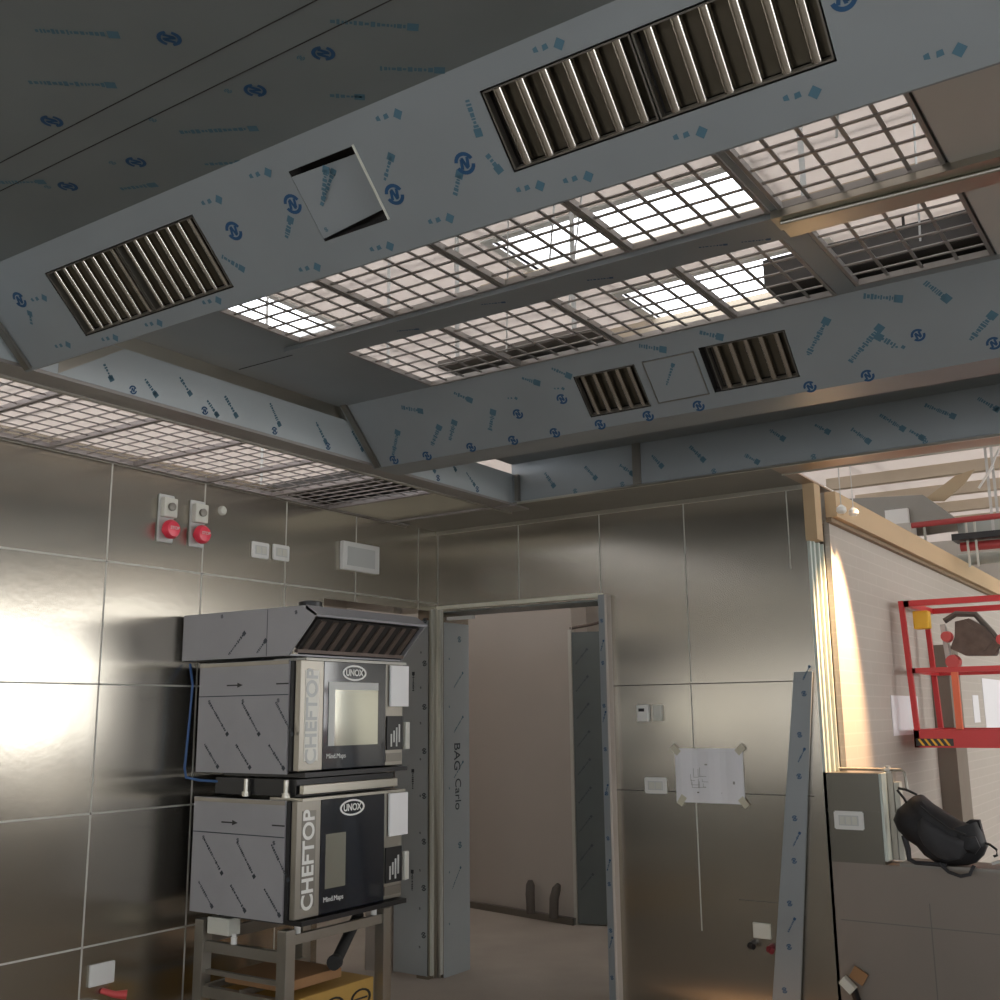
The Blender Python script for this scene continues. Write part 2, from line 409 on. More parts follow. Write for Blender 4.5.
# dark filmed ceiling over the near part of the kitchen
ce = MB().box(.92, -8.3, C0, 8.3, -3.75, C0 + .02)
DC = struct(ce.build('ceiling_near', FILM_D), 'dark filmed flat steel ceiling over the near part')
p = MB()
for y in (-4.095, -4.01):
    p.box(.96, y - .001, C0 - .0015, 8, y + .001, C0)
p.build('seam', DARK, DC)
p = MB()
for x, y in ((2.486, -4.183), (2.716, -3.959), (2.492, -3.946), (2.002, -3.897), (1.999, -4.135), (1.747, -3.921), (3.12, -3.93), (3.3, -4.2), (1.5, -4.1), (1.3, -3.95)):
    logo(p, (x, y, C0), X, -Y, -Z, .026, .5)
p.build('film_logo', INK, DC)
p = MB()
T = ((2.28, -4.36, 2.41, -4.25), (2.10, -4.26, 2.25, -4.14), (2.803, -4.031, 2.94, -3.91), (2.781, -3.847, 2.894, -3.758), (2.209, -3.927, 2.378, -3.83),
     (2.138, -3.788, 2.23, -3.735), (2.618, -3.833, 2.679, -3.781), (1.85, -3.83, 1.95, -3.79), (1.6, -4.05, 1.72, -3.97), (1.3, -4.05, 1.42, -3.98), (3.0, -4.1, 3.12, -4.02), (2.55, -4.5, 2.7, -4.38))
for a, b, c, d in T: strip_text(p, (a, b, C0), (c, d, C0), -Z, .022)
for x, y in ((2.665, -3.975), (2.44, -3.98), (1.95, -3.93), (1.70, -3.95), (2.2, -4.0)):
    logo(p, (x, y, C0), X, -Y, -Z, .009)
p.build('film_text', INK2, DC)

def bulkhead(name, Y0, holes, x0, x1, label, back):
    mb = MB()
    s = math.sqrt(2); vv = V((0, -1, 1)).normalized()
    plate_holes(mb, (0, Y0, 2.70), X, vv, n45, x0, x1, 0, .25 * s, [(a, b, (c - 2.70) * s, (d - 2.70) * s) for a, b, c, d in holes], .003)
    mb.box(x0, Y0, 2.70, x1, Y0 + back, 2.703)
    mb.box(x0, Y0 + back, 2.70, x1, Y0 + back + .003, C0)
    return struct(mb.build(name, FILM), label)
H1 = [(1.30, 1.98, 2.735, 2.893), (2.353, 2.572, 2.762, 2.900), (2.95, 3.695, 2.768, 2.905)]
B1 = bulkhead('trim_3', -3.5, H1, .92, 8.2, 'near filmed bulkhead of the extraction hood', .004)
H2 = [(2.125, 2.40, 2.741, 2.879), (2.672, 3.005, 2.746, 2.886)]
B2 = bulkhead('trim_4', -1.7, H2, .92, 8.2, 'far filmed bulkhead of the extraction hood', .18)
# prints on near bulkhead
def on1(x, z): return slope_pt(-3.5, x, z)
def on2(x, z): return slope_pt(-1.7, x, z)
VV = V((0, -1, 1)).normalized()
p = MB()
for x, z in ((2.84, 2.809), (2.62, 2.80), (2.316, 2.845), (2.087, 2.837), (3.735, 2.845), (4.1, 2.80), (1.12, 2.86)): logo(p, on1(x, z), X, VV, n45, .027, -.3)
p.build('film_logo', INK, B1)
p = MB()
for x, z in ((2.728, 2.92), (2.292, 2.912), (2.095, 2.90), (1.232, 2.845), (3.399, 2.735), (3.64, 2.738), (2.738, 2.731), (2.289, 2.722), (1.633, 2.713), (1.2, 2.73), (1.42, 2.712), (3.121, 2.725), (3.906, 2.731), (3.17, 2.925), (2.537, 2.717), (3.0, 2.735), (1.9, 2.72)):
    block(p, on1(x, z), X + VV * .1, VV, n45, .0145)
for a, b, c, d in ((2.411, 2.833, 2.47, 2.885), (2.612, 2.828, 2.665, 2.865), (2.779, 2.765, 2.82, 2.80), (2.242, 2.792, 2.291, 2.825), (2.913, 2.90, 2.905, 2.84), (2.904, 2.81, 2.92, 2.775), (2.0, 2.80, 2.05, 2.76), (1.1, 2.80, 1.13, 2.83)):
    strip_text(p, on1(a, b), on1(c, d), n45, .018)
p.build('film_text', INK2, B1)
p = MB()
for x, z in ((1.805, 2.798), (2.035, 2.818), (1.723, 2.713), (1.935, 2.713), (2.153, 2.713), (2.372, 2.713), (2.591, 2.716), (3.437, 2.799), (3.029, 2.713), (3.238, 2.715), (1.50, 2.715), (1.25, 2.713), (1.06, 2.72), (3.66, 2.74)):
    logo(p, on2(x, z), X, VV, n45, .024, .2)
p.build('film_logo', INK, B2)
p = MB()
for a, b, c, d in ((1.068, 2.738, 1.168, 2.824), (1.305, 2.748, 1.399, 2.812), (1.411, 2.754, 1.487, 2.819), (1.635, 2.762, 1.70, 2.829), (3.058, 2.804, 3.164, 2.893), (3.193, 2.762, 3.332, 2.844),
                   (3.592, 2.76, 3.685, 2.819), (3.356, 2.784, 3.301, 2.822), (3.30, 2.93, 3.42, 2.90), (2.45, 2.93, 2.55, 2.90), (2.48, 2.82, 2.53, 2.87), (3.50, 2.93, 3.56, 2.87), (2.05, 2.92, 2.12, 2.88),
                   (1.25, 2.90, 1.35, 2.87), (1.55, 2.91, 1.62, 2.87), (2.7, 2.93, 2.78, 2.90), (1.9, 2.91, 1.97, 2.88), (3.72, 2.88, 3.79, 2.82)):
    strip_text(p, on2(a, b), on2(c, d), n45, .026)
for x, z in ((2.06, 2.85), (1.83, 2.85), (2.58, 2.80), (3.38, 2.775)): block(p, on2(x, z), X, VV, n45, .009)
p.build('film_text', INK2, B2)
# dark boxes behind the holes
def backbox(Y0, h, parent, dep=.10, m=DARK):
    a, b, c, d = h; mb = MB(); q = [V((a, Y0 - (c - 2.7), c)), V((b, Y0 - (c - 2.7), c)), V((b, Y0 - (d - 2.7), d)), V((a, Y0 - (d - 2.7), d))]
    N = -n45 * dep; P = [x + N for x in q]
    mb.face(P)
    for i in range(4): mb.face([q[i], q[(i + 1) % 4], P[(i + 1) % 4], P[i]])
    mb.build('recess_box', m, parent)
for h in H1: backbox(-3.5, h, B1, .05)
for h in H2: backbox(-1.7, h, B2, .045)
# access flap in the near bulkhead, pushed in on its right side
t = thing('access_flap', 'filmed access flap pushed slightly inwards between the two filter banks', 'hatch', on1(2.355, 2.765))
h = H1[1]; A = on1(h[0] + .004, 2.766); s2 = math.sqrt(2)
uu = (X - n45 * .17).normalized()
fl = MB(); A = A - X * .003 + VV * .002; fl.prism([A, A + uu * .212 + VV * .016, A + uu * .212 + VV * .162, A + VV * .172], -n45 * .003); fl.build('flap', FILM, t)
f2_ = MB(); strip_text(f2_, A + uu * .04 + VV * .08 , A + uu * .12 + VV * .15, n45, .014); logo(f2_, A + uu * .02 + VV * .02, X, VV, n45, .006); f2_.build('film_text', INK2, t)
MB().bar(on1(h[1] + .001, 2.763) + n45 * .003, on1(h[1] + .001, 2.902) + n45 * .003, .005, .004, n45).build('edge_strip', WHITE2, t)

# baffle filters ---------------------------------------------------------------
def baffle_filter(Y0, x0, x1, z0, z1, n, label, group, proto=None, m=BAFFLE, fat=.5):
    t = thing('baffle_filter', label, 'filter', V((x0, Y0 - (z0 - 2.7), z0)), group)
    a = V((x0, Y0 - (z0 - 2.7), z0)); H = (z1 - z0) * math.sqrt(2); W = x1 - x0
    fr = MB(); e = .004
    for c, lu, lv in (((W / 2, e / 2), W, e), ((W / 2, H - e / 2), W, e), ((e / 2, H / 2), e, H), ((W - e / 2, H / 2), e, H)):
        fr.obox(a + X * c[0] + VV * c[1] - n45 * .012, X, VV, n45, lu, lv, .022)
    fr.build('frame', STEEL_D, t)
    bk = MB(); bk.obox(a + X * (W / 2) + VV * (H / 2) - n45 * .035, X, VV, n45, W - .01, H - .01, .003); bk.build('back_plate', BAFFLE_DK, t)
    step = (W - 2 * e) / n
    for i in range(n):
        cx = e + step * (i + .5)
        b = MB(); K = 8; r = step * fat * .5
        # half-round baffle channel facing down into the room
        base = a + X * cx + VV * e - n45 * .012
        prof = [X * (r * math.cos(math.pi * k / K)) + n45 * (r * .9 * math.sin(math.pi * k / K)) for k in range(K + 1)]
        prof += [X * (-r) - n45 * .008, X * (-r * .8) - n45 * .008] + [X * (.8 * r * math.cos(math.pi * (K - k) / K)) + n45 * (r * .7 * math.sin(math.pi * (K - k) / K)) for k in range(K + 1)] + [X * (r * .8) - n45 * .008, X * r - n45 * .008]
        b.prism([base + q for q in prof], VV * (H - 2 * e))
        b.build('baffle', m, t, True)
    return t
for i, (a, b, la) in enumerate(((1.304, 1.638, 'baffle filter at the left end of the near bulkhead'), (1.642, 1.976, 'baffle filter of the left bank nearest the access flap'))):
    baffle_filter(-3.5, a, b, 2.738, 2.890, 7, la, 'baffle filters in the near bulkhead', fat=.30)
for i, (a, b, la) in enumerate(((2.954, 3.32, 'large shiny baffle filter just right of the access flap, left of its pair'), (3.324, 3.691, 'large shiny baffle filter at the top edge of the picture, right of its pair'))):
    baffle_filter(-3.5, a, b, 2.771, 2.902, 6, la, 'baffle filters in the near bulkhead', fat=.38)
baffle_filter(-1.7, 2.129, 2.396, 2.744, 2.876, 5, 'small pinkish baffle filter in the far bulkhead, left one', 'baffle filters in the far bulkhead', fat=.38)
baffle_filter(-1.7, 2.70, 3.0, 2.749, 2.883, 5, 'baffle filter in the far bulkhead, right of the blank cover plate', 'baffle filters in the far bulkhead', fat=.38)
cv = thing('cover_plate', 'filmed blank cover plate between the two filters of the far bulkhead', 'cover', on2(2.43, 2.74))
c_ = MB(); c_.obox(on2(2.545, 2.815) + n45 * .004, X, VV, n45, .215, .19, .006); c_.build('plate', FILM, cv)
c_ = MB()
for u_, v_, lu, lv in ((0, .093, .215, .004), (0, -.093, .215, .004), (-.106, 0, .004, .19), (.106, 0, .004, .19)):
    c_.obox(on2(2.545, 2.815) + n45 * .0075 + X * u_ + VV * v_, X, VV, n45, lu, lv, .002)
c_.build('edge_fold', STEEL_D, cv)
c_ = MB(); strip_text(c_, on2(2.50, 2.80) + n45 * .008, on2(2.56, 2.86) + n45 * .008, n45, .014); c_.build('film_text', INK2, cv)

# interior flat panels at z=2.95 between the bulkheads, with the two grating openings
ci = MB()
plate_holes(ci, (0, 0, C0), X, Y, -Z, .92, 8.2, -3.38, -1.52, [(1.385, 3.25, -3.36, -2.67), (1.455, 3.22, -2.53, -1.95), (3.27, 3.73, -3.36, -2.67), (3.29, 3.73, -2.53, -1.99)], -.004)
CI = struct(ci.build('ceiling_hood', FILM), 'filmed flat ceiling panels inside the hood')
s_ = MB(); s_.box(.96, -2.597, C0 - .0055, 1.30, -2.594, C0 - .0042); s_.build('seam', DARK, CI)
s_ = MB(); s_.box(3.735, -3.3, C0 - .010, 8, -2.0, C0 - .0045); s_.build('bare_panel', mat('bare_satin_sheet', (.58, .56, .52), .6, .35), CI)
p = MB()
for a, b in ((3.0, -2.6), (2.2, -2.6), (3.16, -2.62)): strip_text(p, (a, b, C0 - .03), (a + .08, b + .04, C0 - .03), -Z, .014)
sp = MB(); sp.box(1.30, -2.675, C0 - .022, 3.25, -2.525, C0 - .002)
SP = struct(sp.build('trim_5', FILM), 'filmed spine beam between the two rows of ceiling gratings')
pp = MB()
for a, b in ((3.0, -2.62), (2.2, -2.63), (3.12, -2.58), (1.8, -2.6), (2.6, -2.6)): strip_text(pp, (a, b, C0 - .022), (a + .08, b + .03, C0 - .022), -Z, .012)
pp.build('film_text', INK, SP)
sp = MB(); sp.box(3.25, -2.69, C0 - .03, 8, -2.60, C0 - .006); sp.box(3.25, -2.59, C0 - .02, 8, -2.52, C0 - .006); sp.tube([(3.27, -2.66, C0 - .036), (4.6, -2.60, C0 - .036)], .007)
struct(sp.build('trim_6', STEEL), 'bare steel spine profile between the right hand gratings')

# open grating panels -----------------------------------------------------------
def grating(x0, x1, y0, y1, nx, ny, label, group, z=C0, m=GRATE, bw=.011, bh=.004, edge=.012):
    t = thing('ceiling_grating', label, 'grating', (x0, y0, z), group)
    f = MB()
    for a, b, c, d in ((x0, x0 + edge, y0, y1), (x1 - edge, x1, y0, y1), (x0 + edge, x1 - edge, y0, y0 + edge), (x0 + edge, x1 - edge, y1 - edge, y1)):
        f.box(a, c, z - .008, b, d, z + .012)
    f.build('frame', m, t)
    l = MB()
    for i in range(1, nx):
        x = x0 + (x1 - x0) * i / nx; l.box(x - bw / 2, y0 + edge, z, x + bw / 2, y1 - edge, z + bh)
    for i in range(1, ny):
        y = y0 + (y1 - y0) * i / ny; l.box(x0 + edge, y - bw / 2, z - .002, x1 - edge, y + bw / 2, z + bh - .002)
    l.build('lattice', m, t)
    return t
ords = ['leftmost', 'second from the left', 'third from the left', 'fourth from the left']
xs = [1.385, 1.85, 2.325, 2.80, 3.25]
for i in range(4):
    grating(xs[i] + .002, xs[i + 1] - .002, -3.355, -2.68, 5, 8, '%s square mesh grating in the near row of the hood ceiling' % ords[i], 'gratings in the near row')
xs = [1.455, 1.92, 2.385, 2.85, 3.22]
for i in range(4):
    grating(xs[i] + .002, xs[i + 1] - .002, -2.52, -1.955, 5 if i < 3 else 4, 6, '%s square mesh grating in the far row of the hood ceiling' % ords[i], 'gratings in the far row')
grating(3.275, 3.725, -3.355, -2.68, 5, 8, 'wide mesh grating at the right end of the near row before the bare panel', 'gratings at the right end')
grating(3.295, 3.725, -2.52, -1.995, 4, 6, 'shaded mesh grating at the right end of the far row before the bare panel', 'gratings at the right end')

# left fascia (x=.95) carrying film, bare strip on top
LF = struct(MB().box(.915, -8.2, 2.725, .92, -.50, 2.893).build('trim_7', FILM_L), 'pale filmed fascia along the left side of the hood')
struct(MB().box(.912, -8.2, 2.893, .919, -1.5, C0).build('trim_8', STEEL), 'bare steel strip above the left fascia')
b_ = MB(); b_.prism([(.9205, -3.38, 2.726), (.9205, -3.12, 2.89), (.9205, -3.38, 2.89)], (.0008, 0, 0)); b_.build('bare_corner', STEEL, LF)
p = MB()
C = ((-2.74, 2.761, -2.66, 2.76), )
for a, b, c, d in ((-2.63, 2.83, -2.56, 2.755), (-3.20, 2.81, -3.16, 2.755), (-3.02, 2.80, -2.96, 2.745), (-2.381, 2.86, -2.318, 2.771), (-2.10, 2.84, -2.03, 2.756), (-1.86, 2.85, -1.78, 2.77), (-2.86, 2.85, -2.80, 2.79),
                   (-2.72, 2.79, -2.66, 2.735), (-1.34, 2.833, -1.22, 2.771), (-.95, 2.82, -.87, 2.76), (-1.1, 2.86, -1.04, 2.81), (-3.75, 2.85, -3.68, 2.77), (-3.95, 2.85, -3.88, 2.77)):
    strip_text(p, (.92, a, b), (.92, c, d), X, .020)
p.build('film_text', INK2, LF)
p = MB()
for y in (-3.07, -2.73, -2.35, -2.02, -1.72, -1.2, -.85, -3.9): logo(p, (.92, y, 2.745), Y, Z, X, .017)
p.build('film_logo', INK, LF)
# end trims where bulkheads meet the fascia
for Y0 in (-3.5, -1.7):
    tt = MB(); tt.bar(slope_pt(Y0, .955, 2.70) - V((0, .012, 0)), slope_pt(Y0, .955, C0) - V((0, .012, 0)), .03, .012, n45)
    tag(tt.build('corner_trim', STEEL_D), 'dull steel strip where the %s bulkhead meets the left fascia' % ('near' if Y0 < -2 else 'far'), 'trim')
# far fascia (y=-.5)
BF = struct(MB().box(.915, -.50, 2.728, 8.2, -.495, C0).build('trim_9', FILM), 'filmed fascia along the back wall')
p = MB()
for a, b, c, d in ((1.139, 2.87, 1.20, 2.78), (1.396, 2.87, 1.466, 2.79), (1.80, 2.874, 1.86, 2.80), (2.017, 2.89, 2.094, 2.80), (2.309, 2.802, 2.38, 2.75), (2.444, 2.909, 2.516, 2.847), (2.668, 2.898, 2.737, 2.847),
                   (2.84, 2.85, 2.92, 2.77), (2.974, 2.896, 3.079, 2.806), (3.175, 2.909, 3.30, 2.83), (3.40, 2.90, 3.48, 2.83), (1.61, 2.849, 1.69, 2.785), (3.1, 2.8, 3.16, 2.75)):
    strip_text(p, (a, -.50, b), (c, -.50, d), -Y, .024)
for x in (1.33, 1.62, 2.14, 2.65, 3.16): logo(p, (x, -.5, 2.742), X, Z, -Y, .014)
p.build('film_text', INK2, BF)
struct(MB().box(1.69, -.515, 2.73, 1.735, -.503, C0).box(.952, -.53, 2.73, .975, -.503, 2.88).build('trim_10', STEEL_D), 'upright flanges on the far fascia')
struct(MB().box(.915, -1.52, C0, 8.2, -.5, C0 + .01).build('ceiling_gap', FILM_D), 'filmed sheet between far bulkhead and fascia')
# soffit strip at the head of the back wall
so = MB(); so.box(.0, -.50, 2.722, 2.43, 0, 2.727)
struct(so.build('ceiling_soffit', STEEL_D), 'bare steel soffit strip at the head of the back wall')
struct(MB().box(2.43, -.50, 2.719, 8.2, -.325, 2.727).box(2.43, -.325, 2.719, 2.50, .27, 2.727).build('trim_25', mat('bronze_soffit', (.40, .29, .21), .35, .8)), 'bronze toned head strip over the hall opening')  # steel strip; the warm reflection of the wood is in its colour
so = MB(); so.box(.0, -.012, 2.70, 2.43, -.0, 2.722); so.box(.95, -.505, 2.716, 8.2, -.49, 2.728); so.box(2.43, -.33, 2.712, 8.2, -.325, 2.719)
struct(so.build('trim_11', STEEL), 'thin steel angles along the soffit')
# left strip: perimeter profile, gratings, blank panel
st = MB(); st.box(.80, -8.2, 2.712, .92, -.33, 2.724); st.box(.0, -8.2, 2.712, .03, -.33, 2.727)
struct(st.build('trim_12', GRATE), 'steel carrier profiles of the left grating strip')
st = MB(); st.box(.78, -8.2, 2.704, .80, -.33, 2.716); st.box(0, -8.2, 2.706, .008, -.33, 2.714)
struct(st.build('trim_13', STEEL_FRAME), 'thin bright edge of the grating strip')
ys = [-4.14, -3.70, -3.26, -2.82, -2.38, -1.94, -1.50, -1.06]
lab = ['nearest the camera at the left picture edge', 'second from the camera', 'third from the camera', 'fourth from the camera', 'fifth from the camera', 'sixth, pale and mostly hazy', 'farthest, with dark openings']
for i in range(7):
    grating(.03, .78, ys[i] + .003, ys[i + 1] - .003, 8, 5 if i < 6 else 6, 'steel grating along the left wall, %s' % lab[i], 'gratings along the left wall', 2.716, GRATE_P, .008, .004, .010)
struct(MB().box(.03, -1.057, 2.716, .78, -.50, 2.721).box(.03, -8.2, 2.716, .78, -4.14, 2.721).build('ceiling_blank', STEEL), 'plain steel closing panel of the left strip')
struct(MB().box(.03, -1.07, 2.705, .78, -1.05, 2.716).box(.03, -.52, 2.705, .95, -.50, 2.716).build('trim_14', GRATE_P))
# a dark duct box above the last left grating
# dark duct above the far right gratings
def duct(lab, m, x0, y0, z0, x1, y1, z1, name='air_duct'):
    t = thing(name, lab, 'duct', ((x0 + x1) / 2, (y0 + y1) / 2, z0))
    MB().box(x0, y0, z0, x1, y1, z1, .004).build('duct_body', m, t)
    for x in (x0 + .12 * (x1 - x0), x1 - .12 * (x1 - x0)):
        MB().box(x - .01, y0 + .02, z1, x + .01, y0 + .024, RZ - .002).build('hanger_strap', GREY_PL, t)
    return t
duct('dark duct box above the farthest left grating', mat('dark_duct', (.05, .045, .04), .6), -.5, -1.25, 2.78, .75, .0, 2.86)
duct('dark brown duct above the right half of the far row of gratings', mat('dark_duct_2', (.045, .04, .035), .6), 3.0, -2.06, 2.99, 4.3, -1.50, 3.09)
duct('grey brown duct above the left half of the far row of gratings', mat('grey_duct', (.17, .15, .13), .6), 1.55, -2.03, 2.99, 2.3, -1.70, 3.02)
duct('dark brown duct above the right end gratings', mat('dark_duct_3', (.04, .03, .028), .6), 3.70, -3.3, 2.985, 4.3, -2.1, 3.2)
# hanger wires over the gratings
for i, (x, y, dx) in enumerate(((2.25, -2.85, 0), (2.55, -2.75, .1), (3.52, -2.95, .12), (3.60, -3.10, -.02), (1.95, -2.1, 0), (2.35, -2.3, .15), (3.55, -2.2, .03))):
    tag(MB().tube([(x, y, C0 + .01), (x + dx, y + .05, RZ - .1)], .0035, 6).build('hanger_wire', GREY_PL), 'thin hanger wire above the ceiling gratings', 'wire', 'hanger wires above the gratings')

# ------------------------------------------------------------------ door trims and corner
# left doorway far reveal and lining
L1 = struct(MB().box(-.265, -.093, .02, -.004, -.09, 2.14).build('door_1', FILM_L), 'filmed jamb lining of the doorway in the left wall')
p = MB()
for k in range(8): logo(p, (-.03, -.093, .25 + k * .27), X, Z, -Y, .018)
for k in range(9): logo(p, (-.06, -.093, .18 + k * .22), X, Z, -Y, .007)
for k in range(3): strip_text(p, (-.12, -.093, .5 + k * .6), (-.12, -.093, .62 + k * .6), -Y, .02)
p.build('film_print', INK3, L1)
struct(MB().box(-.5, -.085, 0, -.30, .0, 2.2).build('wall_corridor_side', PLASTER))
# corner cover profile
struct(MB().box(0, -.07, .02, .012, -.045, 2.21).box(.03, -.014, .02, .045, 0, 2.21).build('trim_15', WHITE2), 'pale edge strips of the corner post')
struct(MB().box(0, -.04, 0, .010, -.012, 2.22).box(.004, -.010, 0, .03, 0, 2.22).build('trim_16', STEEL), 'bright steel corner profile')
# back doorway lining
L2 = struct(MB().box(.05, .0, 0, .056, .265, 2.13).build('door_2', FILM_L), 'filmed jamb lining at the left of the back doorway')
p = MB()
for k in range(3): strip_text(p, (.056, .10, 1.72 - k * .28), (.056, .20, 1.82 - k * .28), X, .014)
for z in (2.03, .75): logo(p, (.056, .16, z), Y, Z, X, .020)
for z in (1.9, 1.6, 1.1, .6, .3): logo(p, (.056, .05, z), Y, Z, X, .007)
strip_text(p, (.056, .08, .5), (.056, .17, .62), X, .014)
p.build('film_print', INK2, L2)
p = MB()
text_mesh(p, 'BAG', .09, frame(V((.0572, .13, 1.29)), -Z, Y, X)); text_mesh(p, 'Carlo', .085, frame(V((.0572, .14, 1.06)), -Z, Y, X))
p.build('marker_writing', INK3, L2)
L3 = struct(MB().box(.05, .003, 2.192, 1.2, .265, 2.198).build('trim_17', FILM), 'filmed soffit of the back doorway')
p = MB()
for x in (.45, .95): logo(p, (x, .1, 2.192), X, Y, -Z, .012)
p.build('film_print', INK, L3)
struct(MB().box(.0, -.012, 2.212, 1.21, 0, 2.235).build('trim_18', mat('cream_edge', (.82, .80, .66), .5)), 'pale edge profile over the back doorway')
struct(MB().box(.06, .02, 2.145, .26, .05, 2.165).build('trim_19', WHITE), 'white packing strip at the doorway head')
L4 = struct(MB().box(1.205, -.05, 0, 1.245, 0, 2.22).build('trim_20', FILM), 'filmed projecting edge of the right door jamb')
p = MB()
for k in range(9): logo(p, (1.225, -.05, .15 + k * .24), X, Z, -Y, .011)
for k in range(5): strip_text(p, (1.215, -.05, .3 + k * .4), (1.235, -.05, .36 + k * .4), -Y, .01)
p.build('film_print', INK, L4)
struct(MB().box(1.247, -.053, 0, 1.262, -.0, 2.22).build('trim_21', mat('pinkish_edge_profile', (.60, .54, .48), .5)), 'pale bright edge profile of the right door jamb')
struct(MB().box(1.17, .05, .9, 1.20, .26, 2.2).build('trim_22', mat('green_board', (.23, .29, .21), .6)), 'green moisture board in the door jamb')  # greenish light on the jamb, put in as a coloured strip
struct(MB().box(1.20, -.03, 1.55, 1.205, .0, 2.21).build('trim_23', mat('green_board_edge', (.20, .30, .22), .6)))  # front edge of the painted green light
# metal clad leaf at the far opening of the corridor
t = thing('metal_door_leaf', 'dark filmed metal door leaf standing ajar beyond the back doorway', 'door', (-.08, 1.85, 0))
d_ = MB(); d_.prism([(-.085, 1.85, .01), (.32, 1.97, .01), (.31, 2.01, .01), (-.095, 1.89, .01)], (0, 0, 2.17)); d_.build('leaf', mat('dark_film_leaf', (.115, .13, .125), .5, .35, .2, 4), t)
MB().box(-.115, 1.84, .0, -.088, 1.90, 2.2).build('edge_profile', JOINT, t)
p = MB()
nn = V((.12, -.405, 0)).normalized(); dd = V((.405, .12, 0)).normalized()
for k in range(9): strip_text(p, V((-.06, 1.857, .25 + k * .21)), V((-.06, 1.857, .25 + k * .21)) + dd * .10 + Z * .12, nn, .016)
p.build('film_print', INK3, t)
tag(MB().tube([(-.11, 1.87, 2.214), (.06, 1.90, 2.235), (.26, 1.96, 2.28)], .012).build('bent_pipe', RUST, smooth=True), 'thin brown pipe at the head of the far opening', 'pipe')
# pair of small boots at the corridor wall
def boot(x, y, lean, lab):
    t = MB()
    t.tube([(x, y, .04), (x + lean * .05, y, .10), (x + lean * .2, y - .005, .18), (x + lean * .6, y, .25), (x + lean, y, .285)], [.034, .034, .036, .034, .018], 12)
    tag(t.build('standing_bolster', BOOT, smooth=True), lab, 'bolster', 'padded stubs at the corridor wall')
boot(-.52, 1.87, .0, 'upright dark padded stub at the corridor wall, the straight left one')
boot(-.27, 1.80, .05, 'dark padded stub leaning right beside the straight one at the corridor wall')

# leaning filmed strip at end of back wall
t = thing('protective_strip', 'long blue grey filmed metal strip leaning at the end of the steel back wall', 'strip', (2.19, -.03, 0))
f = MB(); f.prism([(2.09, -.03, 0), (2.235, -.03, 0), (2.42, -.03, 1.745), (2.325, -.03, 1.745)], (0, .012, 0)); f.build('strip', FILM, t)
p = MB()
for k in range(8):
    z = .2 + k * .205; x = 2.15 + (2.375 - 2.15) * z / 1.745
    logo(p, (x + .01 * (k % 2), -.03, z), X, Z, -Y, .014)
    if k % 2: strip_text(p, (x + .01, -.03, z + .07), (x + .05, -.03, z + .14), -Y, .012)
p.build('film_print', INK, t)

# ------------------------------------------------------------------ wall devices
def mushroom(y, z, lab):
    t = thing('emergency_button', lab, 'emergency button', (0, y, z), 'emergency buttons on the left wall')
    MB().box(0, y - .047, z, .012, y + .047, z + .235, .008).build('back_plate', GREY_PL, t)
    MB().box(.012, y - .04, z + .12, .045, y + .04, z + .215, .006).build('switch_box', WHITE2, t)
    MB().dome((.045, y, z + .17), X, [(0, .020), (.012, .020), (.014, .016)]).build('selector', STEEL_D, t, True)
    MB().dome((.012, y, z + .06), X, [(0, .025), (.03, .025), (.03, .046), (.045, .047), (.062, .036), (.068, .0)]).build('mushroom_head', RED_PL, t, True)
    p = MB(); text_mesh(p, 'STOP', .022, frame(V((.0805, y, z + .063)), Y, Z, X)); p.build('lettering', WHITE, t)
mushroom(-2.17, 2.375, 'grey box with red mushroom emergency button, left of the pair')
mushroom(-1.98, 2.375, 'grey box with red mushroom emergency button beside the small round cap')
tag(MB().dome((0, -1.82, 2.585), X, [(0, .024), (.012, .024), (.02, .018), (.022, 0)]).build('blanking_cap', WHITE2, smooth=True), 'small round ivory cap high on the left wall', 'cap')
def socket_plate(o, ax, n, w, h, name, lab, cat, group=None, slots=2, mm=WHITE):
    o = V(o); ax = V(ax); n = V(n)
    t = thing(name, lab, cat, o, group)
    c = o + Z * h / 2
    mb = MB(); mb.obox(c + n * .006, ax, Z, n, w, h, .012)
    bmesh.ops.bevel(mb.bm, geom=mb.bm.edges[:], offset=.005, segments=2, affect='EDGES'); mb.build('cover', mm, t)
    MB().obox(c + n * .0125, ax, Z, n, w * .66, h * .55, .003).build('insert', GREY_PL, t)
    for k in range(slots):
        q = (k - (slots - 1) / 2) * w * .62 / slots
        MB().obox(c + n * .015 + ax * q, ax, Z, n, w * .5 / slots, h * .42, .004).build('rocker', WHITE2, t)
    return t
socket_plate((0, -1.55, 2.37), Y, X, .125, .085, 'socket_plate', 'white socket plate on the left wall, left of the pair', 'socket', 'paired sockets on the left wall')
socket_plate((0, -1.40, 2.375), Y, X, .125, .085, 'socket_plate', 'white socket plate on the left wall beside the square control panel', 'socket', 'paired sockets on the left wall')
t = thing('control_panel', 'white square wall control panel with grey screen near the corner', 'panel', (0, -.77, 2.385))
MB().box(0, -.93, 2.378, .03, -.61, 2.545, .006).build('housing', WHITE, t)
MB().box(.030, -.895, 2.405, .033, -.655, 2.515).build('screen', GREY_PL, t)
# low left
t = thing('cover_plate', 'white blank cover plate low on the left wall', 'cover', (0, -2.38, .42))
MB().box(0, -2.44, .425, .012, -2.315, .515, .005).build('cover', WHITE, t)
tag(MB().tube([(.0, -2.37, .40), (.05, -2.34, .385), (.08, -2.30, .38)], [.012, .014, .02], 10).build('pipe_stub', PINK, smooth=True), 'red capped pipe stub under the low left cover plate', 'pipe')
tag(MB().box(.0, -2.50, .33, .05, -2.40, .375, .008).build('pipe_collar', GREY_PL), 'grey pipe collar at the bottom of the left wall joint', 'pipe')
